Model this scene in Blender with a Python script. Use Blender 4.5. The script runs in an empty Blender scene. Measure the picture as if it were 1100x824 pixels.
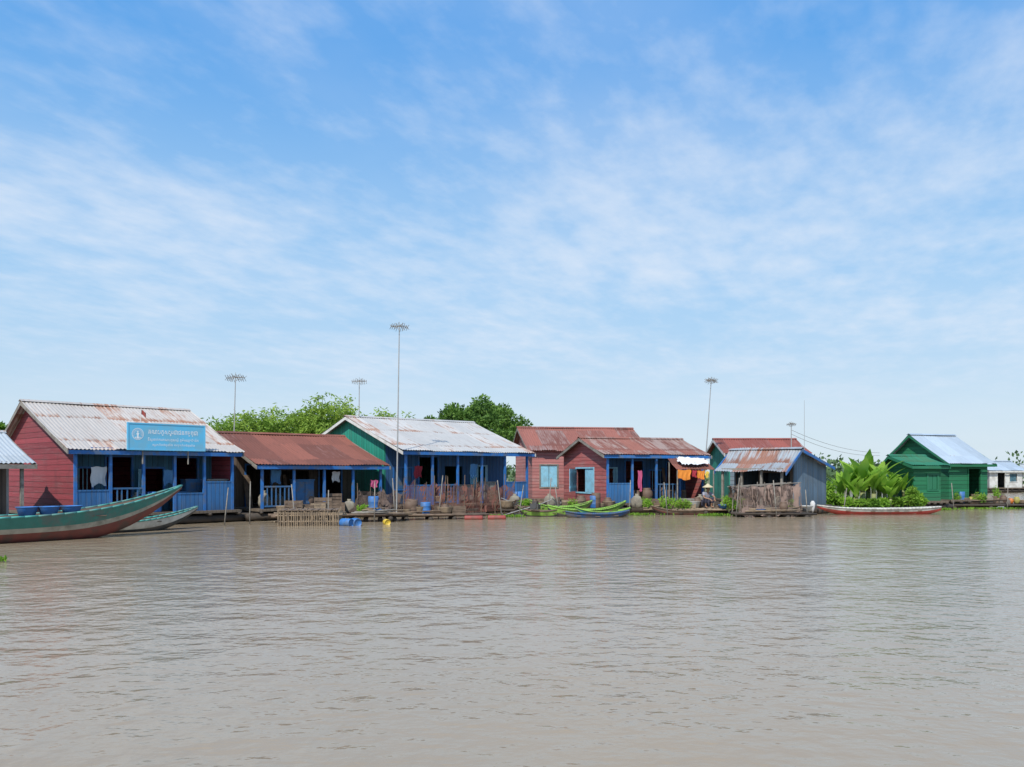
import bpy, math, random
from mathutils import Vector, Matrix, noise as mnoise
random.seed(7)
R=random.Random(11)
scene=bpy.context.scene
COL=scene.collection
K=900.0; EYE=1.8
def east(b,d): return (b-550.0)/K*d      # survey: bearing + distance -> easting
def hgt(v,d): return EYE+(508.0-v)/K*d

# ---------------------------------------------------------------- node helpers
def N(t,typ,props=None,ins=None):
    n=t.nodes.new(typ)
    for k,v in (props or {}).items(): setattr(n,k,v)
    for k,v in (ins or {}).items():
        s=n.inputs[k]
        if isinstance(v,bpy.types.NodeSocket): t.links.new(v,s)
        else: s.default_value=v
    return n
def M(t,op,a,b=None,c=None):
    n=t.nodes.new('ShaderNodeMath'); n.operation=op
    for i,v in enumerate((a,b,c)):
        if v is None: continue
        if isinstance(v,bpy.types.NodeSocket): t.links.new(v,n.inputs[i])
        else: n.inputs[i].default_value=v
    return n.outputs[0]
def MIX(t,f,a,b,mode='MIX'):
    n=t.nodes.new('ShaderNodeMix'); n.data_type='RGBA'; n.blend_type=mode
    for i,v in ((0,f),(6,a),(7,b)):
        if isinstance(v,bpy.types.NodeSocket): t.links.new(v,n.inputs[i])
        else: n.inputs[i].default_value=(v if i==0 else (v[0],v[1],v[2],1))
    return n.outputs[2]
def RAMP(t,f,a,b):
    n=t.nodes.new('ShaderNodeMapRange'); n.interpolation_type='SMOOTHSTEP'
    t.links.new(f,n.inputs[0]); n.inputs[1].default_value=a; n.inputs[2].default_value=b
    return n.outputs[0]
def NOISE(t,vec,scale,detail=4,rough=.55,stretch=None,loc=(0,0,0)):
    if stretch or loc!=(0,0,0):
        m=N(t,'ShaderNodeMapping',None,{'Vector':vec,'Scale':stretch or (1,1,1),'Location':loc}); vec=m.outputs[0]
    n=N(t,'ShaderNodeTexNoise',None,{'Vector':vec,'Scale':scale,'Detail':detail,'Roughness':rough})
    return n.outputs[0]
def newmat(name):
    m=bpy.data.materials.new(name); m.use_nodes=True
    t=m.node_tree; t.nodes.clear()
    o=t.nodes.new('ShaderNodeOutputMaterial'); p=t.nodes.new('ShaderNodeBsdfPrincipled')
    t.links.new(p.outputs[0],o.inputs[0])
    return m,t,p,o
def SC(t,col,val):
    n=t.nodes.new('ShaderNodeVectorMath'); n.operation='SCALE'
    if isinstance(col,bpy.types.NodeSocket): t.links.new(col,n.inputs[0])
    else: n.inputs[0].default_value=col[:3]
    t.links.new(val,n.inputs['Scale']); return n.outputs[0]

def mat_plain(name,col,rough=.6,var=.35,scale=4,metal=0,dirt=None,bump=.0,damt=.7):
    m,t,p,o=newmat(name)
    tc=t.nodes.new('ShaderNodeTexCoord').outputs['Object']
    n1=NOISE(t,tc,scale,6)
    v=M(t,'ADD',M(t,'MULTIPLY',n1,var*2),1-var)
    c=SC(t,col,v)
    if dirt:
        f=RAMP(t,NOISE(t,tc,scale*.6,5,.65,None,(3,7,1)),.44,.66)
        c=MIX(t,M(t,'MULTIPLY',f,damt),c,dirt)
    t.links.new(c,p.inputs['Base Color']); p.inputs['Roughness'].default_value=rough; p.inputs['Metallic'].default_value=metal
    if bump:
        b=N(t,'ShaderNodeBump',None,{'Height':n1,'Strength':bump,'Distance':.05}); t.links.new(b.outputs[0],p.inputs['Normal'])
    return m
def mat_plank(name,col,pitch=.17,vertical=False,weather=(.28,.24,.2),wamt=.5,var=.35,rough=.75):
    m,t,p,o=newmat(name)
    tc=t.nodes.new('ShaderNodeTexCoord').outputs['Object']
    s=N(t,'ShaderNodeSeparateXYZ',None,{0:tc})
    src=M(t,'ADD',s.outputs[0],s.outputs[1]) if vertical else s.outputs[2]
    q=M(t,'DIVIDE',M(t,'ADD',src,50.0),pitch)
    idx=M(t,'FLOOR',q); fr=M(t,'FRACT',q)
    wn=N(t,'ShaderNodeTexWhiteNoise',{'noise_dimensions':'1D'},{'W':idx}).outputs[0]
    st=(6,6,.6) if vertical else (.5,.5,7)
    n1=NOISE(t,tc,2.2,6,.6,st)
    v=M(t,'ADD',1-var,M(t,'ADD',M(t,'MULTIPLY',wn,var),M(t,'MULTIPLY',n1,var)))
    c=SC(t,col,v)
    n2=NOISE(t,tc,1.6,6,.7,st,(2,5,3))
    c=MIX(t,M(t,'MULTIPLY',RAMP(t,n2,.46,.72),wamt),c,weather)
    n4=NOISE(t,tc,1.3,6,.7,(1,1,.6),(9,1,2))
    c=MIX(t,M(t,'MULTIPLY',RAMP(t,n4,.48,.72),.5),c,(col[0]*.4+.02,col[1]*.4+.02,col[2]*.4+.02))
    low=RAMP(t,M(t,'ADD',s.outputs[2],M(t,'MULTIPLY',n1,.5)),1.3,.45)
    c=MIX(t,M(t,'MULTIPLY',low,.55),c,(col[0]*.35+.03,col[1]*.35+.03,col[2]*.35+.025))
    gap=M(t,'LESS_THAN',fr,.1)
    c=MIX(t,M(t,'MULTIPLY',gap,.65),c,(col[0]*.12,col[1]*.12,col[2]*.12))
    t.links.new(c,p.inputs['Base Color']); p.inputs['Roughness'].default_value=rough
    b=N(t,'ShaderNodeBump',None,{'Height':M(t,'SUBTRACT',M(t,'ADD',n1,0),M(t,'MULTIPLY',fr,.6)),'Strength':.6,'Distance':.02})
    t.links.new(b.outputs[0],p.inputs['Normal'])
    return m
def mat_roof(name,metal_c,rust_c,rust2,amount,seed=0,met=.25,rough=.5):
    m,t,p,o=newmat(name)
    tc=t.nodes.new('ShaderNodeTexCoord').outputs['Object']
    s=N(t,'ShaderNodeSeparateXYZ',None,{0:tc})
    ix=M(t,'FLOOR',M(t,'DIVIDE',M(t,'ADD',s.outputs[0],20+seed),.78))
    iy=M(t,'FLOOR',M(t,'DIVIDE',M(t,'ADD',s.outputs[1],20.3),2.1))
    cb=N(t,'ShaderNodeCombineXYZ',None,{0:ix,1:iy})
    wn=N(t,'ShaderNodeTexWhiteNoise',{'noise_dimensions':'2D'},{'Vector':cb.outputs[0]}).outputs[0]
    n1=NOISE(t,tc,1.5,7,.65,(5.0,.5,.5),(seed,1,0))
    n2=NOISE(t,tc,1.0,5,.6,(.9,.6,.8),(seed*2,4,0))
    n3=NOISE(t,tc,6,5,.65,(4,.35,.35),(seed*2,4,0))
    f=M(t,'ADD',M(t,'MULTIPLY',n1,.78),M(t,'ADD',M(t,'MULTIPLY',wn,.25),M(t,'MULTIPLY',n2,.38)))
    f=M(t,'ADD',f,M(t,'ADD',M(t,'MULTIPLY',n3,.32),-.02))
    fy=M(t,'FRACT',M(t,'DIVIDE',M(t,'ADD',s.outputs[1],20.3),2.1))
    lap=M(t,'MULTIPLY',RAMP(t,fy,.2,.0),.18)
    f=M(t,'ADD',f,lap)
    lo=1.22-amount*.85
    fac=RAMP(t,f,lo,lo+.22)
    c=MIX(t,fac,SC(t,metal_c,M(t,'ADD',.62,M(t,'ADD',M(t,'MULTIPLY',n3,.5),M(t,'MULTIPLY',wn,.25)))),SC(t,rust_c,M(t,'ADD',.6,M(t,'MULTIPLY',wn,.7))))
    c=MIX(t,M(t,'MULTIPLY',RAMP(t,n3,.5,.8),fac),c,rust2)
    t.links.new(c,p.inputs['Base Color'])
    t.links.new(M(t,'SUBTRACT',met,M(t,'MULTIPLY',fac,met)),p.inputs['Metallic'])
    t.links.new(M(t,'ADD',rough,M(t,'MULTIPLY',fac,.35)),p.inputs['Roughness'])
    return m
def mat_leaf(name,a,b,c2,trans=.25):
    m,t,p,o=newmat(name)
    tc=t.nodes.new('ShaderNodeTexCoord').outputs['Object']
    ri=t.nodes.new('ShaderNodeNewGeometry').outputs['Random Per Island']
    c=MIX(t,ri,a,b)
    c=MIX(t,RAMP(t,NOISE(t,tc,.7,3),.42,.62),c,c2)
    t.links.new(c,p.inputs['Base Color']); p.inputs['Roughness'].default_value=.6
    p.inputs['Specular IOR Level'].default_value=.25
    tr=t.nodes.new('ShaderNodeBsdfTranslucent'); t.links.new(c,tr.inputs[0])
    mx=t.nodes.new('ShaderNodeMixShader'); mx.inputs[0].default_value=trans
    t.links.new(p.outputs[0],mx.inputs[1]); t.links.new(tr.outputs[0],mx.inputs[2]); t.links.new(mx.outputs[0],o.inputs[0])
    return m
def mat_net(name,col,dens=.35,pitch=.05,th=.6,hole=.68):
    m,t,p,o=newmat(name)
    tc=t.nodes.new('ShaderNodeTexCoord').outputs['Object']
    s=N(t,'ShaderNodeSeparateXYZ',None,{0:tc})
    a=M(t,'LESS_THAN',M(t,'FRACT',M(t,'DIVIDE',M(t,'ADD',M(t,'ADD',s.outputs[0],s.outputs[1]),30),pitch)),dens)
    b=M(t,'LESS_THAN',M(t,'FRACT',M(t,'DIVIDE',M(t,'ADD',s.outputs[2],30),pitch)),dens)
    f=M(t,'MAXIMUM',a,b)
    n1=NOISE(t,tc,2.2,6,.65,(1.6,1.6,.7))
    f=M(t,'MAXIMUM',f,M(t,'GREATER_THAN',n1,th))
    f=M(t,'MULTIPLY',f,M(t,'LESS_THAN',NOISE(t,tc,1.7,4,.6,None,(5,5,5)),hole))
    t.links.new(SC(t,col,M(t,'ADD',.2,M(t,'MULTIPLY',n1,1.4))),p.inputs['Base Color']); p.inputs['Roughness'].default_value=.9
    tr=t.nodes.new('ShaderNodeBsdfTransparent'); mx=t.nodes.new('ShaderNodeMixShader')
    t.links.new(f,mx.inputs[0]); t.links.new(tr.outputs[0],mx.inputs[1]); t.links.new(p.outputs[0],mx.inputs[2]); t.links.new(mx.outputs[0],o.inputs[0])
    return m

# ---------------------------------------------------------------- materials
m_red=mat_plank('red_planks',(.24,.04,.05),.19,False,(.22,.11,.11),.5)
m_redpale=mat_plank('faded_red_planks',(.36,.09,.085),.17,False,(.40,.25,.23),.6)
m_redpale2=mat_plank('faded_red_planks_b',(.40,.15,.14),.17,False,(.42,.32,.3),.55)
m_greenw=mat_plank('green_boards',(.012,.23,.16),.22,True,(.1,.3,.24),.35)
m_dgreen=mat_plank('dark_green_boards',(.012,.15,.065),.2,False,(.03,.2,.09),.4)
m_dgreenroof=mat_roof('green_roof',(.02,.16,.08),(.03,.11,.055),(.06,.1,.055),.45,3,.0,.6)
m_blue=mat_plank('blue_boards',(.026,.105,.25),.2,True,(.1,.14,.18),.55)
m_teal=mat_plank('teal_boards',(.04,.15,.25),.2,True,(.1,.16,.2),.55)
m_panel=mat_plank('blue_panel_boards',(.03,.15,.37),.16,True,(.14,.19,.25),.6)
m_blueslat=mat_plain('blue_paint',(.02,.14,.42),.6,.4,6,0,(.11,.14,.18),0,.75)
m_blueold=mat_plain('old_blue_paint',(.03,.12,.27),.7,.4,5,0,(.12,.12,.12),0,.9)
m_cyan=mat_plain('light_blue_paint',(.25,.53,.68),.5,.25,5,0,(.22,.36,.42))
m_white=mat_plain('white_paint',(.62,.62,.59),.6,.2,4,0,(.38,.36,.32))
m_greytrim=mat_plain('grey_wood',(.24,.22,.19),.8,.4,8,0,(.12,.1,.08))
m_grey=mat_plank('blue_weathered_boards',(.12,.19,.26),.16,True,(.25,.22,.18),.65)
m_bgrey=mat_plank('blue_grey_boards',(.16,.22,.27),.2,False,(.25,.22,.2),.5)
m_wood=mat_plain('old_wood',(.17,.12,.085),.85,.5,7,0,(.07,.05,.035))
m_dark=mat_plain('wet_wood',(.055,.042,.032),.8,.5,6,0,(.03,.025,.02))
m_bamboo=mat_plain('dry_bamboo',(.28,.21,.14),.7,.4,9,0,(.13,.10,.075))
m_deck=mat_plank('deck_planks',(.2,.15,.105),.16,True,(.1,.08,.06),.6)
r_h0=mat_roof('roof_grey_sheets',(.42,.45,.46),(.25,.16,.11),(.12,.07,.05),.15,5)
r_h1=mat_roof('roof_patchy',(.50,.45,.40),(.27,.13,.08),(.14,.06,.04),.45,1,.15)
r_h2=mat_roof('roof_rust',(.24,.11,.08),(.19,.065,.043),(.10,.035,.026),.78,2,.05)
r_h3=mat_roof('roof_pale',(.50,.48,.45),(.26,.16,.12),(.16,.08,.06),.42,9,.2)
r_h4=mat_roof('roof_rust_b',(.30,.19,.16),(.22,.08,.06),(.11,.04,.032),.68,4,.05)
r_h5=mat_roof('roof_rust_c',(.34,.24,.2),(.21,.08,.058),(.1,.038,.03),.64,7,.05)
r_h6=mat_roof('roof_red_rust',(.28,.11,.085),(.22,.06,.045),(.12,.04,.03),.7,6,.05)
r_silver=mat_roof('roof_silver',(.5,.57,.62),(.3,.25,.2),(.2,.14,.1),.15,8,.4,.35)
r_mix=mat_roof('roof_grey_rust',(.34,.37,.39),(.2,.095,.065),(.11,.05,.035),.52,15,.2,.45)

# ---------------------------------------------------------------- mesh builder
class MB:
    def __init__(s): s.v=[];s.f=[];s.m=[]
    def add(s,vs,fs,mi=0):
        o=len(s.v); s.v+= [tuple(x) for x in vs]
        for f in fs: s.f.append(tuple(i+o for i in f)); s.m.append(mi)
    def box(s,a,b,mi=0):
        x0,x1=sorted((a[0],b[0]));y0,y1=sorted((a[1],b[1]));z0,z1=sorted((a[2],b[2]))
        s.add([(x0,y0,z0),(x1,y0,z0),(x1,y1,z0),(x0,y1,z0),(x0,y0,z1),(x1,y0,z1),(x1,y1,z1),(x0,y1,z1)],
              [(3,2,1,0),(4,5,6,7),(0,1,5,4),(1,2,6,5),(2,3,7,6),(3,0,4,7)],mi)
    def cyl(s,p0,p1,r0,r1=None,n=8,mi=0,cap=True):
        r1=r0 if r1 is None else r1
        p0=Vector(p0);p1=Vector(p1);d=(p1-p0).normalized()
        u=d.orthogonal().normalized();w=d.cross(u)
        vs=[]
        for p,r in((p0,r0),(p1,r1)):
            for i in range(n):
                a=2*math.pi*i/n; vs.append(p+(u*math.cos(a)+w*math.sin(a))*r)
        fs=[(i,(i+1)%n,n+(i+1)%n,n+i) for i in range(n)]
        if cap: fs+=[tuple(range(n-1,-1,-1)),tuple(range(n,2*n))]
        s.add(vs,fs,mi)
    def tube(s,pts,r,n=6,mi=0):
        for i in range(len(pts)-1):
            ra=r[i] if isinstance(r,list) else r; rb=r[i+1] if isinstance(r,list) else r
            s.cyl(pts[i],pts[i+1],ra,rb,n,mi)
    def lathe(s,prof,n=16,c=(0,0,0),mi=0):
        vs=[]
        for r,z in prof:
            for i in range(n):
                a=2*math.pi*i/n; vs.append((c[0]+r*math.cos(a),c[1]+r*math.sin(a),c[2]+z))
        fs=[]
        for j in range(len(prof)-1):
            for i in range(n): fs.append((j*n+i,j*n+(i+1)%n,(j+1)*n+(i+1)%n,(j+1)*n+i))
        fs.append(tuple(range(n-1,-1,-1))); 
        s.add(vs,fs,mi)
    def prism(s,poly,off,mi=0):
        n=len(poly);off=Vector(off)
        vs=[Vector(p) for p in poly]+[Vector(p)+off for p in poly]
        s.add(vs,[tuple(range(n-1,-1,-1)),tuple(range(n,2*n))]+[(i,(i+1)%n,n+(i+1)%n,n+i) for i in range(n)],mi)
    def obj(s,name,mats,parent=None,smooth=False,loc=None,rot=0,label=None,cat=None,group=None,kind=None):
        me=bpy.data.meshes.new(name); me.from_pydata(s.v,[],s.f); 
        if not isinstance(mats,(list,tuple)): mats=[mats]
        for m in mats: me.materials.append(m)
        if len(mats)>1: me.polygons.foreach_set('material_index',s.m)
        if smooth: me.polygons.foreach_set('use_smooth',[True]*len(me.polygons))
        me.update()
        o=bpy.data.objects.new(name,me); COL.objects.link(o)
        if parent: o.parent=parent
        if loc is not None: o.location=loc
        if rot: o.rotation_euler=(0,0,rot)
        tag(o,label,cat,group,kind); return o
def tag(o,label=None,cat=None,group=None,kind=None):
    if label:o['label']=label
    if cat:o['category']=cat
    if group:o['group']=group
    if kind:o['kind']=kind
def empty(name,loc,rot,label,cat,group=None):
    o=bpy.data.objects.new(name,None); COL.objects.link(o); o.empty_display_size=.3
    o.location=loc; o.rotation_euler=(0,0,rot); tag(o,label,cat,group); return o

# ---------------------------------------------------------------- walls
def grid_wall(mb,P,s0,s1,z0,z1,th,ops,mi=0):
    ss=sorted({s0,s1}|{v for o in ops for v in o[:2]}); zs=sorted({z0,z1}|{min(v,z1) for o in ops for v in o[2:4]})
    for i in range(len(ss)-1):
        for j in range(len(zs)-1):
            cs=(ss[i]+ss[i+1])/2; cz=(zs[j]+zs[j+1])/2
            if any(o[0]<cs<o[1] and o[2]<cz<o[3] for o in ops): continue
            mb.box(P(ss[i],0,zs[j]),P(ss[i+1],-th,zs[j+1]),mi)
def window(parent,P,sa,sb,za,zb,fm,sm,style='open',label=None):
    e=MB(); w=.07
    e.box(P(sa-w,.03,za-w),P(sb+w,-.05,za)); e.box(P(sa-w,.03,zb),P(sb+w,-.05,zb+w))
    e.box(P(sa-w,.028,za),P(sa,-.05,zb)); e.box(P(sb,.028,za),P(sb+w,-.05,zb))
    wd=e.obj('window',fm,parent)
    if label: wd['label']=label
    hw=(sb-sa)/2
    def leaf(a,b,o0,o1):
        q=MB(); q.box(P(a,o0,za+.01),P(b,o1,zb-.01))
        q.obj('shutter',sm,wd)
    def swung(hinge,dirn,ang):
        q=MB()
        a=Vector(P(hinge,.035,za+.01)); b=Vector(P(hinge+dirn*hw*math.cos(ang),.035+hw*math.sin(ang),za+.01))
        nrm=Vector((0,0,1)).cross((b-a).normalized())*.025
        up=Vector((0,0,zb-za-.02))
        q.prism([a,b,b+up,a+up],nrm)
        for zz in (.15,.8):
            q.prism([a+up*zz-nrm*.6,b+up*zz-nrm*.6,b+up*(zz+.07)-nrm*.6,a+up*(zz+.07)-nrm*.6],nrm*2.2)
        q.obj('shutter',sm,wd)
    if style=='open': swung(sa,-1,.5); swung(sb,1,.5)
    elif style=='half': swung(sa,-1,.9); 
    elif style=='ajar': swung(sb,-1,.75); leaf(sa+.01,sa+hw-.005,-.01,-.035)
    elif style=='bars':
        q=MB()
        n=int((sb-sa)/.12)
        for i in range(1,n): 
            x=sa+(sb-sa)*i/n; q.box(P(x-.012,-.01,za),P(x+.012,-.035,zb))
        q.obj('window_bars',sm,wd)
    elif style=='closed': leaf(sa+.01,sa+hw-.012,-.01,-.035); leaf(sb-hw+.012,sb-.01,-.01,-.035)
    return wd

HOUSES={}
def house(key,label,u,d,a,L,D,yr,ze,zr,zb=None,zf=.45,porch=1.5,side_from=None,wall=m_red,front=m_teal,trim=m_blueslat,roof=r_h1,barge=None,
          fops=(),lops=(),rops=(),nposts=4,rail=None,panel=None,ov=.3,fascia=True,rightwall=True,raft=True,pitch=.125,sag=.035,wob=.03):
    a=math.radians(a); zb=zb if zb is not None else ze
    if barge is None: barge=m_greytrim
    H=empty('floating_house',(east(u,d),d,0),a,label,'house','floating houses along the river'); HOUSES[key]=(H,a,dict(L=L,D=D,porch=porch,ze=ze))
    def rz(y): return ze+(zr-ze)*y/yr if y<yr else zr-(zr-zb)*(y-yr)/(D-yr)
    th=.07; x0=ov; x1=L-ov; yf=porch; yb=D-.25; ys=yf if side_from is None else side_from
    mb=MB(); nx=int(L/pitch*4); rnd=random.Random(sum(map(ord,key)))
    ns=int(L/.78)+2; joff=[rnd.uniform(-.08,.09) for _ in range(ns)]; zo=[rnd.uniform(0,.035) for _ in range(ns)]
    for (ya,za,yb2,zb2) in((0,ze,yr,zr),(D,zb,yr,zr)):
        rows=7; vs=[]
        for j in range(rows+1):
            tt=j/rows
            for i in range(nx+1):
                x=L*i/nx; si=int(x/.78)
                y=ya+(yb2-ya)*tt; z=za+(zb2-za)*tt
                if j==0: y+= (joff[si] if ya<yb2 else -joff[si])
                z+=.016*math.sin(2*math.pi*x/pitch)+zo[si]*(1-tt)+wob*mnoise.noise(Vector((x*.7,y*.9,sum(map(ord,key)))))
                z-= sag*math.sin(math.pi*tt)
                vs.append((x,y,z))
        fs=[]
        for j in range(rows):
            for i in range(nx):
                q=j*(nx+1)+i; f=(q,q+1,q+nx+2,q+nx+1); fs.append(f if ya<yb2 else f[::-1])
        mb.add(vs,fs)
    ro=mb.obj('roof',roof,H,True)
    c=MB(); c.prism([(-.02,yr-.16,zr-.03),(-.02,yr,zr+.05),(-.02,yr+.16,zr-.03),(-.02,yr,zr+.03)],(L+.04,0,0)); c.obj('ridge_cap',roof,ro)
    for bx in (.0,L-.035):
        b=MB()
        for (ya,za,yb2,zb2) in((-.02,ze-.035,yr,zr-.035),(D+.02,zb-.035,yr,zr-.035)):
            b.prism([(bx,ya,za-.13),(bx,ya,za),(bx,yb2,zb2),(bx,yb2,zb2-.13)],(.035,0,0))
        b.obj('barge_board',barge,ro)
    if fascia:
        b=MB(); b.box((.04,.03,ze-.16),(L-.04,.06,ze-.03)); b.obj('fascia_board',trim,ro)
    w=MB()
    for side,ops in(('l',lops),('r',rops)):
        if side=='r' and not rightwall: continue
        xs=x0 if side=='l' else x1
        sg=1 if side=='l' else -1
        def P(s,o,z,xs=xs,sg=sg): return (xs-sg*o,s,z)
        zc=min(rz(ys),rz(yb))-.07
        grid_wall(w,P,ys,yb,zf,zc,th,ops)
        poly=[(ys,zc),(yb,zc),(yb,rz(yb)-.06),(yr,rz(yr)-.07),(ys,rz(ys)-.06)]
        w.prism([(xs if side=='l' else xs-th,y,z) for y,z in poly],(th,0,0))
    def PB(s,o,z): return (s,yb+o,z)
    grid_wall(w,PB,x0+th,x1-th,zf,rz(yb)-.08,th,())
    w.obj('wall',wall,H)
    fwm=MB()
    def PF(s,o,z): return (s,yf-o,z)
    grid_wall(fwm,PF,x0+th,x1-th,zf,rz(yf)-.08,th,[o[:4] for o in fops])
    fwm.obj('front_wall',front,H)
    for o in fops:
        st=o[4]
        if st=='door':
            q=MB(); q.box(PF(o[0]-.07,.03,o[2]),PF(o[0],-.05,o[3]+.07)); q.box(PF(o[1],.03,o[2]),PF(o[1]+.07,-.05,o[3]+.07)); q.box(PF(o[0],.029,o[3]),PF(o[1],-.05,o[3]+.07))
            dr=q.obj('door',trim,H)
            q=MB(); q.box(PF(o[0]+.0,-.08,o[2]),PF(o[0]+.03,-.08-(o[1]-o[0])*.9,o[3])); q.obj('door_leaf',trim,dr)
        elif st=='void': pass
        else: window(H,PF,*o[:4],trim if len(o)<6 else o[5],m_cyan if len(o)<7 else o[6],st)
    for o in lops:
        def PL(s,oo,z): return (x0-oo,s,z)
        if len(o)>4: window(H,PL,*o[:4],m_cyan,m_cyan,o[4])
    q=MB(); q.box((.1,0,zf-.09),(L-.1,D-.1,zf-.004)); q.obj('deck',m_deck,H)
    if raft:
        q=MB()
        ny=int(D/.42)
        for i in range(ny):
            y=.2+i*(D-.4)/(ny-1); r=.13+.05*rnd.random()
            q.cyl((-.1-rnd.random()*.3,y,.12+rnd.random()*.06),(L+.1+rnd.random()*.3,y,.12+rnd.random()*.06),r,r*.85,8)
        for i in range(6):
            x=.2+i*(L-.4)/5; q.cyl((x,-.1,zf-.13),(x,D-.1,zf-.13),.05,.05,6)
        q.obj('raft',m_dark,H,True)
    px=[x0+.04+(x1-x0-.08)*i/(nposts-1) for i in range(nposts)] if nposts>1 else []
    if porch>.5:
        for x in px:
            q=MB(); q.box((x-.045,.2,zf),(x+.045,.29,rz(.25)-.11)); q.obj('post',trim,H)
        q=MB(); q.box((x0,.205,rz(.25)-.11),(x1,.285,rz(.25)-.03)); q.obj('beam',trim,H)
        for i,x in enumerate(px[:-1]):
            xa=x+.045; xb=px[i+1]-.045
            if panel and i in panel:
                q=MB(); q.box((xa,.23,zf),(xb,.26,zf+panel[i])); q.box((xa,.215,zf+panel[i]),(xb,.275,zf+panel[i]+.05)); q.obj('half_wall',m_panel,H)
            elif rail and i in rail:
                q=MB()
                q.box((xa,.225,zf+.8),(xb,.27,zf+.86)); q.box((xa,.225,zf+.06),(xb,.27,zf+.12))
                n=int((xb-xa)/.15)
                for k in range(1,n):
                    xx=xa+(xb-xa)*k/n+rnd.uniform(-.012,.012)
                    if rnd.random()<.08: continue
                    q.box((xx-.022,.235,zf+.12),(xx+.022,.26,zf+.8))
                q.obj('railing',rail[i],H)
    return H
def hw(key,x,y,z):
    H,a,_=HOUSES[key]; c,s=math.cos(a),math.sin(a)
    return (H.location.x+c*x-s*y,H.location.y+s*x+c*y,z)

m_brownw=mat_plank('brown_boards',(.11,.08,.06),.2,True,(.07,.05,.04),.5)
m_greyw=mat_plank('whitewashed_boards',(.3,.3,.29),.2,True,(.2,.18,.15),.4)

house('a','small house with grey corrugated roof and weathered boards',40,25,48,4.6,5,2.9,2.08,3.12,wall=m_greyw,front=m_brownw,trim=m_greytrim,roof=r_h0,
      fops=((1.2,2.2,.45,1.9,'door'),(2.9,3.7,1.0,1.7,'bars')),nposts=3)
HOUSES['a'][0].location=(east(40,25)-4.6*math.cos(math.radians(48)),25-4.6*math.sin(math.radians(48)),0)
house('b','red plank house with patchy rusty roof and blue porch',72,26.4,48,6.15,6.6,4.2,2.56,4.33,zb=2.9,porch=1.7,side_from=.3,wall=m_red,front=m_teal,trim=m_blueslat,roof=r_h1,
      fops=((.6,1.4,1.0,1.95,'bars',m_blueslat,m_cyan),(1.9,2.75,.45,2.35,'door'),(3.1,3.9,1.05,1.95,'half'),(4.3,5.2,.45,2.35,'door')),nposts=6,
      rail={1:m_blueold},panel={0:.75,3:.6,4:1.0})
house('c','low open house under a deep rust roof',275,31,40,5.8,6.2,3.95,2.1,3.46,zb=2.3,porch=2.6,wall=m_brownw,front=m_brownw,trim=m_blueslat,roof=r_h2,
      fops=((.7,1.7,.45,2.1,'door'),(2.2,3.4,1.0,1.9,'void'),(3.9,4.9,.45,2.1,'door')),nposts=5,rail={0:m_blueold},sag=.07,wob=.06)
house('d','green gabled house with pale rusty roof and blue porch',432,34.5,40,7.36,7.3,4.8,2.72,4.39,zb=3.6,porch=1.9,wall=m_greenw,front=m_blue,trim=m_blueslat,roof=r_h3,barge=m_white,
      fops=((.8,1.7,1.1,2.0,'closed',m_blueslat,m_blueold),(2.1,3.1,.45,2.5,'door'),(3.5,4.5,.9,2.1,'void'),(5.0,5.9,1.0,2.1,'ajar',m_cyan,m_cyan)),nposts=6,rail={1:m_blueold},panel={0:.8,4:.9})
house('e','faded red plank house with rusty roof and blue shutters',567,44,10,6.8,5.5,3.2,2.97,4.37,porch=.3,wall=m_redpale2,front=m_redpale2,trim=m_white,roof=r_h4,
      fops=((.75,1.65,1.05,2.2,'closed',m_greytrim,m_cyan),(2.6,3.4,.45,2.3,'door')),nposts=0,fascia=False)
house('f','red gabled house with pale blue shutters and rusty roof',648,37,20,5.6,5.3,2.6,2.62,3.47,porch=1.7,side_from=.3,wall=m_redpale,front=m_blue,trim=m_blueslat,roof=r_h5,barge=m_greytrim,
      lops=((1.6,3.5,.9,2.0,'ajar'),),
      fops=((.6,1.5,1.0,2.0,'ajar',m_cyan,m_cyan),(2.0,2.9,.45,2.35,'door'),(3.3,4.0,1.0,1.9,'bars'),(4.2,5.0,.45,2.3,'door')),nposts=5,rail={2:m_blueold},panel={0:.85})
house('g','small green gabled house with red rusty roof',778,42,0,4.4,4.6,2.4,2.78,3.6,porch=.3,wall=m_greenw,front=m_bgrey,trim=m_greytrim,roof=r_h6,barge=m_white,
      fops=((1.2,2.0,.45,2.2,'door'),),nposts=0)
fr=(east(845,35),35)
house('h','low shack with grey and rust patchwork roof, blue edged gable',845,35,-45,3.5,4.65,1.45,1.86,2.87,zb=2.1,zf=.35,porch=1.3,wall=m_grey,front=m_brownw,trim=m_greytrim,roof=r_mix,barge=m_blueslat,
      fops=((.4,1.5,.35,1.9,'void'),(1.7,3.0,.5,1.8,'void')),nposts=4,sag=.1,wob=.12,fascia=False)
aa=math.radians(-45)
HOUSES['h'][0].location=(fr[0]-3.5*math.cos(aa),fr[1]-3.5*math.sin(aa),0)
house('i','dark green plank house with shiny silver metal roof',1020,42,20,3.2,4.1,2.6,2.27,3.85,zb=2.7,porch=.3,wall=m_dgreen,front=m_dgreen,trim=m_dgreen,roof=r_silver,barge=m_dgreenroof,
      fops=((1.6,2.4,.45,2.0,'door'),),nposts=0)
house('j','low dark green shed with green metal roof',980,40,12,2.1,2.5,1.8,2.16,2.68,porch=.3,wall=m_dgreen,front=m_dgreen,trim=m_dgreenroof,roof=m_dgreenroof,barge=m_dgreenroof,
      fops=((1.1,1.6,1.0,1.7,'closed',m_dgreenroof,m_dgreenroof),),nposts=0)
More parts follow.
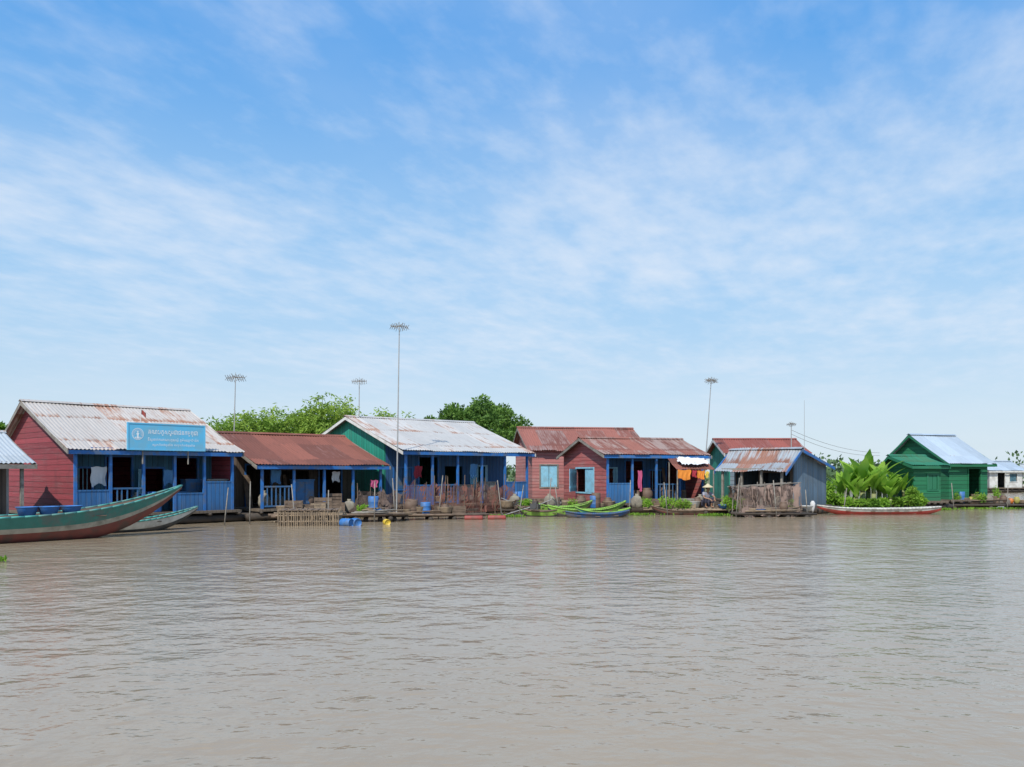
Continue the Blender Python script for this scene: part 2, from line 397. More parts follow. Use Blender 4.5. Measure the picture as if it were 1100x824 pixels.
house('k','distant small house with pale metal roof and white walls',1062,76,12,4.2,4,2,2.0,2.9,porch=.3,wall=m_greyw,front=m_white,trim=m_white,roof=r_silver,
      fops=((1.2,2.0,.45,1.8,'door'),(2.5,3.3,1,1.7,'bars')),nposts=0)
house('l','distant whitewashed house with pale metal roof',1098,84,15,5,4,2,1.9,2.7,porch=.3,wall=m_greyw,front=m_white,trim=m_greytrim,roof=r_h0,
      fops=((.7,1.5,.45,1.7,'door'),(2.5,3.3,1,1.6,'bars')),nposts=0)

# ---------------------------------------------------------------- sign
m_sign=mat_plain('sign_blue',(.13,.53,.80),.45,.06,3,0,(.2,.47,.62))
m_lett=mat_plain('letter_white',(.82,.88,.9),.5,.03)
H,a,_=HOUSES['b']
S=empty('signboard',hw('b',1.9,-.06,2.6),a,'light blue party signboard with round emblem on house eave','sign')
q=MB(); q.box((0,0,0),(2.65,.03,.84)); q.obj('board',m_sign,S)
q=MB(); q.box((-.05,-.012,-.04),(2.70,.04,0)); q.box((-.05,-.012,.84),(2.7,.04,.88)); q.box((-.05,-.01,0),(0,.04,.84)); q.box((2.65,-.01,0),(2.7,.04,.84)); q.obj('frame',m_sign,S)
for x in(.5,2.1):
    q=MB(); q.cyl((x,.08,-.5),(x,.08,.8),.025,.025,6); q.obj('support',m_greytrim,S)
def disc(mb,cx,cz,r,y,n=28,r2=0):
    if r2:
        vs=[];fs=[]
        for i in range(n):
            t=2*math.pi*i/n; vs+=[(cx+r*math.cos(t),y,cz+r*math.sin(t)),(cx+r2*math.cos(t),y,cz+r2*math.sin(t))]
        for i in range(n):
            j=(i+1)%n; fs.append((2*i,2*j,2*j+1,2*i+1))
        mb.add(vs,fs)
    else: mb.add([(cx+r*math.cos(2*math.pi*i/n),y,cz+r*math.sin(2*math.pi*i/n)) for i in range(n)],[tuple(range(n))])
q=MB(); disc(q,.3,.5,.2,-.004,28,.185); disc(q,.3,.5,.172,-.004,28,.162)
q.add([(.3-.045,-.004,.35),(.3+.045,-.004,.35),(.325,-.004,.45),(.35,-.004,.52),(.3,-.004,.56),(.25,-.004,.52),(.275,-.004,.45)],[tuple(range(7))])
q.add([(.2,-.0045,.38),(.25,-.0045,.36),(.24,-.0045,.42)],[(0,1,2)]); q.add([(.4,-.0045,.38),(.35,-.0045,.36),(.36,-.0045,.42)],[(0,2,1)])
disc(q,.3,.58,.026,-.005,12)
for k in range(13):
    t=math.pi*(-.1+1.2*k/12); c,s=math.cos(t),math.sin(t)
    q.add([(.3+c*.075,-.0045,.5+s*.075),(.3+c*.15-s*.008,-.0045,.5+s*.15+c*.008),(.3+c*.15+s*.008,-.0045,.5+s*.15-c*.008)],[(0,1,2)])
q.obj('emblem',m_lett,S)
def lettering(txt,size,x,z,parent,maxw,mat,off=.012):
    cu=bpy.data.curves.new('lettering','FONT'); cu.body=txt; cu.size=size; cu.offset=size*off
    o=bpy.data.objects.new('tmp',cu); COL.objects.link(o); bpy.context.view_layer.update()
    me=bpy.data.meshes.new_from_object(o.evaluated_get(bpy.context.evaluated_depsgraph_get()))
    bpy.data.objects.remove(o)
    xs=[v.co.x for v in me.vertices] or [0,1]
    sx=maxw/(max(xs)-min(xs)+1e-6)
    for v in me.vertices: v.co=(x+(v.co.x-min(xs))*sx,-.004,z+v.co.y)
    me.materials.clear(); me.materials.append(mat)
    ob=bpy.data.objects.new('lettering',me); COL.objects.link(ob); ob.parent=parent
    return ob
lettering('គណបក្សប្រជាជនកម្ពុជា',.22,.66,.52,S,1.75,m_lett,.008)
lettering('ទីស្នាក់ការគណបក្សឃុំ ភូមិអណ្តែតទឹក',.12,.64,.29,S,1.8,m_lett,.004)
lettering('ស្រុកកំពង់ឆ្នាំង ខេត្តកំពង់ឆ្នាំង',.10,.8,.12,S,1.5,m_lett,0)

# ---------------------------------------------------------------- antennas
m_pole=mat_plain('galvanised_pole',(.38,.38,.37),.45,.2,5,.3)
def antenna(u,d,ztop,lean=0,s=1,head=0):
    q=MB(); e=empty('tv_antenna',(east(u,d)-lean,d,0),0,'tall thin pole with a many-armed television antenna on top','antenna','television antennas above the roofs')
    q.cyl((0,0,0),(lean,0,ztop),.035,.02,7); q.obj('pole',m_pole,e)
    q=MB(); c=Vector((lean,0,ztop))
    ang=R.uniform(-.5,.5); bx=Vector((math.cos(ang),math.sin(ang),0)); by=Vector((-math.sin(ang),math.cos(ang),0)); w=.40*s*R.uniform(.85,1.1)
    q.cyl(c-bx*w+Vector((0,0,-.05)),c+bx*w+Vector((0,0,-.02)),.014,.014,5)
    q.cyl(c-by*w*.7,c+by*w*.7,.014,.014,5)
    for k in range(-4,5):
        if k==0: continue
        p=c+bx*w*k/4+Vector((0,0,-.05)); hh=.16*s*(1.25-abs(k)*.16)*R.uniform(.8,1.2); tl=R.uniform(-.03,.03)
        q.cyl(p-Vector((tl,0,hh))-by*.2*s,p+Vector((tl,0,hh))+by*.2*s,.010,.010,4)
        q.cyl(p-Vector((0,0,-hh))-by*.2*s,p+Vector((0,0,-hh))+by*.2*s,.010,.010,4)
    for k in range(4):
        t=k*math.pi/4; v=Vector((math.cos(t)*w*.75,0,math.sin(t)*.2*s)); q.cyl(c-v,c+v,.009,.009,4)
    q.obj('antenna_head',m_greytrim,e)
antenna(253,37,hgt(405,37),.15); antenna(386,38.5,hgt(409,38.5),.05,.8); antenna(429,34.0,hgt(350,34),.12,.8); antenna(764,41.3,hgt(408,41.3),.45,.8)
antenna(850,41,hgt(455,41),0,.5)
q=MB(); e=empty('radio_mast',(east(864,40.5),40.5,0),0,'very thin bare aerial rod beside a house','antenna'); q.cyl((0,0,0),(.0,0,hgt(430,40.5)),.02,.008,5); q.obj('pole',m_pole,e)

def wire(p0,p1,sag):
    q=MB(); pts=[]
    for i in range(13):
        t=i/12; p=Vector(p0).lerp(Vector(p1),t); p.z-=sag*4*t*(1-t); pts.append(p)
    q.tube(pts,.009,4); return q.obj('power_line',m_greytrim,None,label='thin dark overhead wire between houses',cat='wire',group='overhead wires')
wire((east(850,41),41,3.9),(east(945,46),46,2.9),.25); wire((east(850,41),41,3.7),(east(945,46),46,2.75),.3)

# ---------------------------------------------------------------- boats
def bmat(n,c,d=(.12,.1,.08),a=.8): return mat_plain(n,c,.65,.4,3.5,0,d,0,a)
m_bgreen=bmat('boat_green',(.04,.19,.15),(.11,.14,.12),.85); m_bred=bmat('boat_red',(.18,.05,.038),(.09,.058,.045),.9); m_bcream=bmat('boat_cream',(.36,.33,.26),(.16,.16,.12)); m_bdk=bmat('boat_dark',(.045,.05,.05))
m_bred2=bmat('boat_red_bright',(.4,.05,.04),(.2,.07,.05))
m_binside=bmat('boat_inside',(.16,.11,.075)); m_lime=bmat('boat_lime',(.22,.42,.06),(.12,.15,.05)); m_bnavy=bmat('boat_blue',(.02,.08,.2)); m_bwhite=bmat('boat_white',(.55,.55,.5),(.33,.31,.27)); m_byel=bmat('boat_yellow',(.42,.38,.08),(.2,.17,.08))
m_teal2=bmat('boat_teal',(.06,.28,.25),(.12,.2,.18))
def boat(pos,ang,L,B,Hh,bow,stern,mats,rail,label,thw=4,group=None,draft=.12,bands=(4.9,5.9)):
    e=empty('wooden_boat',(pos[0],pos[1],0),ang,label,'boat',group or 'wooden boats moored at the houses')
    n=34; rows=8
    def sheer(t): return Hh+bow*max(0,t)**2.6+stern*max(0,-t)**2.6
    def keel(t): 
        k=-draft
        if t>.35: k+= (sheer(1)-.10+draft)*((t-.35)/.65)**2.2
        if t<-.5: k+= (sheer(-1)-.16+draft)*((-t-.5)/.5)**2.2
        return min(k,sheer(t)-.04)
    def wd(t): return max(.035,B/2*(1-abs(t)**2.4)**.75)
    q=MB()
    for inner in(0,1):
        vs=[];sc=1 if not inner else .93
        for i in range(n+1):
            t=-1+2*i/n; w=wd(t)*sc; s=sheer(t); k=keel(t)+(.05 if inner else 0)
            k=min(k,s-.02)
            for j in range(-rows,rows+1):
                r=abs(j)/rows; y=w*(r**.62)*(1 if j>0 else -1); z=k+(s-k)*(r**1.7)
                vs.append((t*L/2,y,z))
        W=2*rows+1; o=len(q.v); q.v+=vs
        for i in range(n):
            for j in range(2*rows):
                b=o+i*W+j; f=(b,b+W,b+W+1,b+1); f=f if not inner else f[::-1]
                q.f.append(f); jj=abs(j-rows+.5)
                if inner: mi=3
                else: mi=0 if jj<bands[0] else (1 if jj<bands[1] else 2)
                q.m.append(mi)
    q.obj('hull',list(mats)+[m_binside],e,True)
    g=MB()
    for sd in(-1,1):
        pts=[(( -1+2*i/n)*L/2, sd*(wd(-1+2*i/n)*.975), sheer(-1+2*i/n)) for i in range(n+1)]
        g.tube(pts,.03,6)
    g.obj('gunwale',rail,e,True)
    for k in range(thw):
        t=-.6+1.15*k/max(1,thw-1); w=wd(t)*.93; z=sheer(t)-.1
        h=MB(); h.box((t*L/2-.1,-w,z-.015),(t*L/2+.1,w,z+.015)); h.obj('thwart',m_binside,e)
    for y in(-.2,0,.2):
        f=MB(); f.box((-.55*L/2,y*B-.08*B,-draft+.1),(.5*L/2,y*B+.08*B,-draft+.12)); f.obj('floor_board',m_wood,e)
    return e
def bow_at(u,d,ang,L): a=math.radians(ang); x=east(u,d); return (x-math.cos(a)*L/2,d-math.sin(a)*L/2),a
p,a=bow_at(195,25.3,49,11); boat(p,a,11,1.25,.66,.76,.3,(m_bred,m_bcream,m_bgreen),m_teal2,'large green and red wooden boat with high raised bow',6,None,.12,(5.4,5.6))
BIG=(p,a)
p,a=bow_at(212,27.4,49,6.5); boat(p,a,6.5,.85,.30,.40,.2,(m_bdk,m_bwhite,m_bwhite),m_teal2,'smaller wooden boat with white sides and green rim',4)
p,a=bow_at(672,35,8,3.3); boat(p,a,3.3,.75,.27,.36,.2,(m_bdk,m_lime,m_lime),m_lime,'lime green wooden boat with upturned bow',3)
p,a=bow_at(636,36,16,2.8); boat(p,a,2.8,.75,.36,.25,.3,(m_bdk,m_byel,m_lime),m_lime,'yellow green wooden boat moored beside another',3)
p,a=bow_at(676,33.9,4,2.6); boat(p,a,2.6,.6,.15,.14,.1,(m_bdk,m_bnavy,m_bnavy),m_bnavy,'small dark blue canoe with worn paint',3)
p,a=bow_at(618,34.4,186,2.3); boat(p,a,2.3,.65,.2,.2,.16,(m_bdk,m_lime,m_bgreen),m_lime,'small green weathered canoe with raised ends',2)
p,a=bow_at(556,34.9,170,1.9); boat(p,a,1.9,.65,.22,.25,.14,(m_bdk,m_lime,m_lime),m_wood,'small lime green canoe with raised bow',2)
p,a=bow_at(878,36.2,183,5.5); boat(p,a,5.5,.8,.25,.15,.08,(m_bred2,m_bred2,m_bwhite),m_bwhite,'long low red and white wooden sampan',4,None,.08,(5.5,6.4))
p,a=bow_at(700,36,185,3.0); boat(p,a,3.0,.7,.18,.2,.12,(m_dark,m_bred,m_wood),m_wood,'small weathered brown canoe',2)

m_metal=mat_plain('engine_metal',(.12,.12,.12),.45,.4,8,.6,(.2,.1,.05))
def motor(x,y,z,ang,g='long-tail boat motors'):
    e=empty('boat_motor',(x,y,z),ang,'long-tail outboard motor with thin propeller shaft','motor',g)
    q=MB(); q.box((-.18,-.13,0),(.18,.13,.22)); q.cyl((0,-.16,.14),(0,.16,.14),.12,.12,12); q.box((-.1,-.1,.22),(.12,.1,.34)); q.cyl((.1,0,.34),(.1,0,.45),.03,.03,8); q.obj('engine',m_metal,e)
    q=MB(); q.cyl((.18,0,.1),(1.5,0,-.28),.022,.018,6); q.obj('shaft',m_pole,e)
    q=MB()
    for k in range(3):
        t=k*2.094; q.prism([(1.5,0,-.28),(1.5,.03+.1*math.cos(t),-.28+.1*math.sin(t)),(1.5,.1*math.cos(t+.5),-.28+.1*math.sin(t+.5))],(.012,0,0))
    q.obj('propeller',m_pole,e)
    q=MB(); q.cyl((-.18,0,.2),(-.75,.05,.42),.018,.018,6); q.obj('tiller',m_pole,e)
motor(east(575,34.4),34.4,.3,2.7); motor(east(556,36.3),36.3,.3,.4); motor(east(600,36.4),36.5,.3,1.2)

# ---------------------------------------------------------------- clutter
m_pblue=mat_plain('blue_plastic',(.03,.16,.45),.5,.25,4,0,(.1,.14,.2)); m_clay=mat_plain('clay',(.13,.085,.06),.7,.3,6)
m_cconc=mat_plain('pale_jar',(.17,.155,.135),.7,.35,6,0,(.09,.08,.06)); m_pred=mat_plain('red_plastic',(.28,.05,.04),.6,.3,4,0,(.14,.07,.05)); m_pwhite=mat_plain('white_plastic',(.5,.5,.48),.5,.15,4)
m_pyel=mat_plain('yellow_plastic',(.6,.42,.04),.5,.15,4); m_por=mat_plain('orange_plastic',(.55,.16,.03),.5,.2,4)
m_pink=mat_plain('pink_cloth',(.5,.09,.2),.9,.3,3); m_rcl=mat_plain('red_cloth',(.36,.03,.05),.9,.3,3); m_bcl=mat_plain('blue_cloth',(.08,.22,.42),.9,.3,3); m_wcl=mat_plain('white_cloth',(.6,.6,.6),.9,.2,3); m_ocl=mat_plain('orange_cloth',(.65,.22,.03),.9,.35,3); m_ycl=mat_plain('yellow_cloth',(.65,.48,.08),.9,.35,3)
m_sack=mat_plain('sacking',(.26,.235,.18),.9,.35,5,0,(.14,.12,.1))
m_net=mat_net('rust_net',(.25,.105,.08),.24,.055,.56,.72); m_netb=mat_net('brown_net',(.20,.14,.115),.24,.05,.54,.74)
def drum(x,y,z,mat,r=.28,h=.85,lying=None,label='upright blue plastic drum',name='plastic_drum',grp='plastic drums'):
    q=MB(); q.lathe([(r*.93,0),(r,.03),(r,h*.3),(r*1.03,h*.33),(r,h*.36),(r,h*.64),(r*1.03,h*.67),(r,h*.7),(r,h-.03),(r*.9,h),(r*.88,h-.03),(.01,h-.03)],18)
    o=q.obj(name,mat,None,True,(x,y,z),0,label,'barrel',grp)
    if lying is not None: o.rotation_euler=(math.pi/2,0,lying)
    return o
def basin(x,y,z,mat,r=.3,h=.18,label='round blue plastic wash basin',name='wash_basin',cat='basin'):
    q=MB(); q.lathe([(r*.7,0),(r*.95,h*.9),(r,h),(r*1.05,h),(r*1.03,h-.015),(r*.9,h*.8),(r*.65,.02),(.01,.02)],20); return q.obj(name,mat,None,True,(x,y,z),0,label,cat,'wash basins on decks and boats')
def jar(x,y,z,mat,s=1,label='large clay water jar on the deck'):
    q=MB(); q.lathe([(.14*s,0),(.25*s,.15*s),(.32*s,.38*s),(.28*s,.58*s),(.19*s,.68*s),(.21*s,.74*s),(.18*s,.74*s),(.16*s,.66*s),(.01,.3*s)],18); return q.obj('water_jar',mat,None,True,(x,y,z),0,label,'jar','water jars on the decks')
def cloth(key,x,y,ztop,w,h,mat,label,n=10,cat='laundry'):
    q=MB(); vs=[];fs=[];nz=8;ph=R.random()*6
    for j in range(nz+1):
        for i in range(n+1):
            vs.append((w*i/n*(1-.1*j/nz)+.02*math.sin(j),.05*math.sin(i*1.9+ph+j*.3)*j/nz,-h*j/nz*(1+.1*math.sin(i*.6+ph))-.015*math.sin(i*.9+ph)))
    for j in range(nz):
        for i in range(n): b=j*(n+1)+i; fs.append((b,b+1,b+n+2,b+n+1))
    q.add(vs,fs)
    if key: H,a,_=HOUSES[key]; loc=hw(key,x,y,ztop)
    else: loc=(x,y,ztop); a=.15
    return q.obj('hanging_cloth',mat,None,True,loc,a,label,cat,'laundry hanging at the houses')
def crate(x,y,z,mat,s=(.5,.35,.3),rot=0,label='slatted wooden crate standing on deck'):
    q=MB(); a,b,c=s
    for (px,py) in((0,0),(a,0),(0,b),(a,b)): q.box((px-.015,py-.015,0),(px+.015,py+.015,c))
    for k in range(4):
        z0=.02+k*c/4
        q.box((.016,-.012,z0),(a-.016,.0,z0+c/5)); q.box((.016,b,z0),(a-.016,b+.012,z0+c/5)); q.box((-.012,.016,z0),(0,b-.016,z0+c/5)); q.box((a,.016,z0),(a+.012,b-.016,z0+c/5))
    q.box((.016,.016,.0),(a-.016,b-.016,.015)); return q.obj('crate',mat,None,False,(x,y,z),rot,label,'crate','crates on the decks')
def sack(x,y,z,s,rot=0):
    q=MB(); n=14; pr=[(.1,0),(.24,.05),(.27,.2),(.25,.4),(.16,.52),(.06,.58),(.09,.64)]; vs=[]
    for r,zz in pr:
        for i in range(n):
            t=2*math.pi*i/n; k=1+.25*mnoise.noise(Vector((math.cos(t)*1.5+x,math.sin(t)*1.5,zz*5))); vs.append((r*k*math.cos(t)*s,r*k*.75*math.sin(t)*s,zz*s))
    q.add(vs,[(j*n+i,j*n+(i+1)%n,(j+1)*n+(i+1)%n,(j+1)*n+i) for j in range(len(pr)-1) for i in range(n)]+[tuple(range(n-1,-1,-1)),tuple(range(len(vs)-n,len(vs)))])
    q.obj('sack',m_sack,None,True,(x,y,z),rot,'tied full sack standing on the deck','sack','sacks on the decks')
def basket(x,y,z,s):
    q=MB(); q.lathe([(.2*s,0),(.26*s,.1*s),(.3*s,.28*s),(.31*s,.3*s),(.28*s,.28*s),(.22*s,.06*s),(.01,.05*s)],14); q.obj('basket',m_bamboo,None,True,(x,y,z),0,'round woven bamboo basket on deck','basket','baskets on the decks')
def lean_plank(x,y,z,rot,h):
    q=MB(); q.prism([(0,0,0),(.14,0,0),(.14,.35,h),(0,.35,h)],(0,.025,0)); q.obj('plank',m_wood,None,False,(x,y,z),rot,'rough plank leaning against the wall','plank','loose planks at the houses')
def cabinet(x,y,z,rot,h,mat):
    q=MB(); q.box((0,0,.1),(.8,.4,h)); q.box((-.03,-.03,h),(.83,.42,h+.04))
    for px in(.03,.73):
        for py in(.03,.33): q.box((px,py,0),(px+.05,py+.05,.1))
    for dx in(.03,.42): q.box((dx,-.02,.15),(dx+.35,-.001,h-.06))
    q.obj('cabinet',mat,None,False,(x,y,z),rot,'low two-door wooden cabinet on the porch','cabinet','cabinets on the porches')
def pole_bundle(x,y,z,ang,L,n,mat):
    q=MB()
    for k in range(n):
        oy=R.uniform(-.15,.15); oz=R.uniform(0,.14); l=L*R.uniform(.75,1.1); tl=R.uniform(-.06,.06); o0=R.uniform(0,.3)
        q.cyl((o0,oy,oz),(o0+l,oy+tl,oz+R.uniform(-.03,.1)),.025,.018,6)
    q.obj('pole_bundle',mat,None,True,(x,y,z),ang,'loose bundle of old poles lying on the raft','poles','bundles of poles on the rafts')
def raft(x,y,ang,L,W,label,z=.22,mat=m_bamboo):
    e=empty('bamboo_raft',(x,y,0),ang,label,'raft','floating platforms'); q=MB(); n=int(W/.11)
    for i in range(n): yy=i*.11; q.cyl((-R.random()*.35,yy,z+R.uniform(-.02,.03)),(L+R.random()*.35,yy,z+R.uniform(-.02,.03)),.05,.045,6)
    q.obj('platform',mat,e,True)
    for i in range(4):
        q=MB(); xx=.2+i*(L-.4)/3; q.cyl((xx,-.1,z-.13),(xx,W,z-.13),.09,.09,8); q.obj('float_log',m_dark,e,True)
rc=random.Random(77)
for key in 'bcdf':
    H,a,P=HOUSES[key]
    for k in range(13):
        x=rc.uniform(.5,P['L']-.9); y=rc.uniform(.4,max(.5,P['porch']-.6)); w=hw(key,x,y,.45); c=rc.random()
        if c<.13: sack(*w,rc.uniform(.8,1.1),rc.random()*3)
        elif c<.3: basket(*w,rc.uniform(.8,1.2))
        elif c<.52: crate(*w,m_wood,(rc.uniform(.4,.8),.4,rc.uniform(.3,.6)),a+rc.uniform(-.2,.2))
        elif c<.62: jar(*w,m_clay,rc.uniform(.7,.9),'dark glazed water jar on the porch deck')
        elif c<.74: basin(*w,rc.choice((m_pblue,m_pwhite,m_pred)),.25,.15,'round plastic wash basin on porch')
        elif c<.88: cabinet(*w,a,rc.uniform(.6,1.1),rc.choice((m_wood,m_blueold,m_greytrim)))
        else: lean_plank(*hw(key,x,P['porch']-.42,.45),a,rc.uniform(1.2,1.8))
cloth('b',.9,.45,2.0,.5,.6,m_wcl,'white shirt hanging in porch'); cloth('b',3.4,.6,1.9,.4,.5,m_bcl,'blue shirt hanging in porch')
drum(*hw('b',1.15,.7,.45),m_pblue,.25,.7,label='blue plastic drum on porch deck'); drum(*hw('b',3.0,.5,.45),m_pblue,.25,.7,label='blue plastic drum on porch deck')
(bp,ba)=BIG
def onboat(t,off,z): return (bp[0]+math.cos(ba)*t-math.sin(ba)*off,bp[1]+math.sin(ba)*t+math.cos(ba)*off,z)
for t,o in((1.3,.2),(1.8,.1),(2.4,.15)): basin(*onboat(t,o,.64),m_pblue,.27,.26,'round blue plastic tub on boat deck')
q=MB(); 
for k in range(9): q.box((-.3+.33*k-.14,-.5,0),(-.3+.33*k+.14,.5,.025))
q.obj('plank_platform',m_wood,None,False,onboat(.6,0,.615),ba,'loose planks laid across a boat','planks')
e=empty('flag',hw('b',2.4,.3,2.5),0,'small faded red flag on thin stick','flag'); q=MB(); q.cyl((0,0,0),(.08,0,1.45),.010,.008,5); q.obj('flagpole',m_white,e)
q=MB(); vs=[(.08+.16*i/6,.03*math.sin(i),1.45-.16*j/2-.12*i/6) for j in range(3) for i in range(7)]; q.add(vs,[(j*7+i,j*7+i+1,j*7+i+8,j*7+i+7) for j in range(2) for i in range(6)]); q.obj('banner',m_pred,e)
cloth('c',4.9,.1,1.5,.35,.3,m_pink,'small pink cloth on post'); cloth('c',.9,.7,1.9,.4,.5,m_bcl,'dark blue cloth hanging'); cloth('c',3.4,.55,1.85,.35,.4,m_wcl,'small white cloth under rust roof')
cloth('d',3.9,.5,2.2,.4,.6,m_bcl,'blue cloth hanging in porch'); cloth('d',1.2,.9,2.1,.4,.5,m_rcl,'dark red cloth in porch')
drum(*hw('d',6.7,.6,.45),m_pblue,label='upright blue plastic drum on porch'); drum(*hw('d',6.1,-.2,.1),m_pblue,label='blue plastic drum beside deck')
cloth('f',1.9,.35,1.9,.22,.9,m_pink,'long red cloth hanging from porch beam'); cloth('f',4.2,.5,2.0,.4,.5,m_bcl,'blue cloth on porch line')
def drape(name,x,y,z,w,dp,drop,mat,label,cat,rot=0,amp=.12):
    q=MB(); vs=[];fs=[];n=22
    for j in range(n+1):
        for i in range(n+1):
            u=i/n;v=j/n
            ex=.12*mnoise.noise(Vector((u*3,v*3,x+9))); ey=.12*mnoise.noise(Vector((u*3,v*3,x+19)))
            vs.append((w*u+ex,dp*v+ey,z-drop*(1-v)+amp*abs(mnoise.noise(Vector((u*5,v*5,x))))*1.6+.03*mnoise.noise(Vector((u*14,v*11,x)))))
    for j in range(n):
        for i in range(n): b=j*(n+1)+i; fs.append((b,b+1,b+n+2,b+n+1))
    q.add(vs,fs); return q.obj(name,mat,None,True,(x,y,0),rot,label,cat)
e=empty('lean_to_shelter',(east(727,36.8),36.8,0),.12,'small patched lean-to roof over the bamboo platform','shelter')
q=MB(); vs=[]; nx=60
for j in range(5):
    for i in range(nx+1): x=1.75*i/nx; vs.append((x,1.3*j/4,1.95+.5*j/4-.03*math.sin(j/4*3.14)+.014*math.sin(x*50)+.03*mnoise.noise(Vector((x,j*.5,3)))))
q.add(vs,[(j*(nx+1)+i,j*(nx+1)+i+1,(j+1)*(nx+1)+i+1,(j+1)*(nx+1)+i) for j in range(4) for i in range(nx)]); q.obj('roof',r_h2,e,True)
for x,y in((.05,.06),(1.7,.06),(.05,1.25),(1.7,1.25)):
    q=MB(); q.cyl((x,y,.25),(x,y,1.93+.38*y/1.3),.03,.03,6); q.obj('post',m_greytrim,e)
drape('tarpaulin',east(732,37.0),37.05,2.46,1.25,.75,.30,m_wcl,'crumpled white cloth lying on the lean-to roof','tarp',.12,.07)
xx=east(728,36.75)
for k,(mm,ww,hh) in enumerate(((m_ocl,.62,.42),(m_rcl,.2,.3),(m_ocl,.34,.36),(m_ycl,.16,.28))):
    cloth(None,xx,36.78,1.93-.02*k,ww,hh,mm,'bright orange and red laundry under the eave'); xx+=ww+.02
raft(east(725,36.2),35.9,.0,3.6,1.6,'bamboo platform in front of the shack')
basin(east(745,36.2),36.2,.28,m_pwhite,.3,.3,'large white enamel tub on platform'); basin(east(777,36.1),36.0,.28,m_pblue,.25,.15)
crate(east(782,36.4),36.4,.28,m_wood); sack(east(752,36.9),36.9,.28,.9); basket(east(731,36.3),36.2,.28,1)
def netwall(key,x0,x1,y,z0,z1,mat,label,wav=.08):
    H,a,_=HOUSES[key]; e=empty('fishing_net_fence',hw(key,x0,y,0),a,label,'net','fishing nets hung out'); L=x1-x0
    q=MB(); n=int(L/.12); nz=8; vs=[]
    for j in range(nz+1):
        for i in range(n+1):
            t=j/nz; top=z1-z0-.22*abs(math.sin(i*math.pi/(n/4)))+.12*mnoise.noise(Vector((i*.2,0,x0)))
            vs.append((L*i/n+.05*mnoise.noise(Vector((i*.3,j*.5,1))),wav*math.sin(i*.9+j*.5),z0+top*t))
    q.add(vs,[(j*(n+1)+i,j*(n+1)+i+1,(j+1)*(n+1)+i+1,(j+1)*(n+1)+i) for j in range(nz) for i in range(n)])
    q.obj('net',mat,e,True)
    for k in range(5):
        q=MB(); q.cyl((L*k/4,.03,-.2),(L*k/4+R.uniform(-.12,.12),.03,z1+R.uniform(-.05,.35)),.022,.015,6); q.obj('stake',m_wood,e)
netwall('d',-.4,1.6,-.75,.1,1.45,m_net,'rust brown fishing net hung on stakes before the porch')
netwall('d',1.7,3.5,-.8,.1,1.4,m_net,'rust brown fishing net hung on stakes before the porch')
netwall('d',3.4,5.5,-.6,.1,1.4,m_net,'rust brown fishing net hung on stakes before the porch')
netwall('c',4.0,6.2,-.5,.15,1.15,m_netb,'grey brown fishing net hung on crooked stakes')
def pen(x,y,ang,L,W,h,label):
    e=empty('bamboo_pen',(x,y,0),ang,label,'fence','bamboo fish pens'); q=MB()
    def line(p0,p1):
        p0=Vector(p0);p1=Vector(p1);n=int((p1-p0).length/.07)
        for i in range(n+1):
            p=p0.lerp(p1,i/n); q.cyl(p+Vector((0,0,-.2)),p+Vector((R.uniform(-.03,.03),0,h*R.uniform(.85,1.1))),.02,.018,5)
        for z in(.15,.35,h*.8): q.cyl(p0+Vector((-.15*R.random(),.02,z)),p1+Vector((.2*R.random(),.02,z+R.uniform(-.04,.04))),.024,.022,6)
    line((0,0,0),(L,0,0)); line((0,W,0),(L,W,0)); line((0,0,0),(0,W,0)); line((L,0,0),(L,W,0)); q.obj('fence',m_bamboo,e)
    q=MB()
    for i in range(int(L/.22)): q.box((i*.22+.03,-.05,h*.95),(i*.22+.2,W+.05,h*.95+.02))
    q.obj('lid',m_wood,e)
pen(east(298,28.2),28.3,.12,2.0,1.3,.55,'floating bamboo fish pen with slatted sides')
raft(east(300,30.0),29.8,.25,4.2,1.1,'bamboo walkway raft beside pens',.25,m_wood)
for u,v,h in((306,29.9,.5),(318,30.1,.35),(338,30.4,.6),(352,30.5,.4)): crate(east(u,v),v,.3,m_wood,(.6,.45,h),.2,'low slatted wooden cage on the raft')
def heap(x,y,z,rx,ry,h,mat,label,cat='net',name='fishing_net_heap'):
    q=MB(); n=40;m=16; vs=[]
    for j in range(m+1):
        r=1-j/m
        for i in range(n):
            t=2*math.pi*i/n; k=1+.5*mnoise.noise(Vector((math.cos(t)*1.9,math.sin(t)*1.9,j*.35+x)))
            vs.append((rx*r*math.cos(t)*k,ry*r*math.sin(t)*k,h*(1-r**1.6)*(.8+.7*mnoise.noise(Vector((math.cos(t)*3*r,math.sin(t)*3*r,x*3)))) + .07*mnoise.noise(Vector((i*.7,j*.9,x)))))
    q.add(vs,[(j*n+i,j*n+(i+1)%n,(j+1)*n+(i+1)%n,(j+1)*n+i) for j in range(m) for i in range(n)]); return q.obj(name,mat,None,False,(x,y,z),0,label,cat,'fishing net heaps')
m_nheap=mat_plain('net_pile',(.06,.043,.035),.95,.6,14,0,(.12,.08,.06),.8); m_nheap2=mat_plain('net_pile_b',(.11,.075,.06),.95,.6,14,0,(.06,.045,.04),.8)
heap(east(386,31),31.2,.25,.5,.4,.65,m_nheap,'heap of dark fishing net on raft'); heap(east(410,31.4),31.5,.25,.5,.4,.8,m_nheap2,'heap of brown fishing net on raft')
raft(east(372,31),30.8,.15,2.0,1.1,'old raft carrying fishing nets',.2,m_dark)
raft(east(432,32.2),31.9,.25,3.2,.9,'low bamboo raft in front of porch',.16,m_wood)
basket(east(398,30.9),31.0,.25,.9); sack(east(375,31.2),31.2,.25,.9)
for u in(450,468,486): crate(east(u,32.4),32.5,.2,m_wood,(.5,.35,.3),.25); 
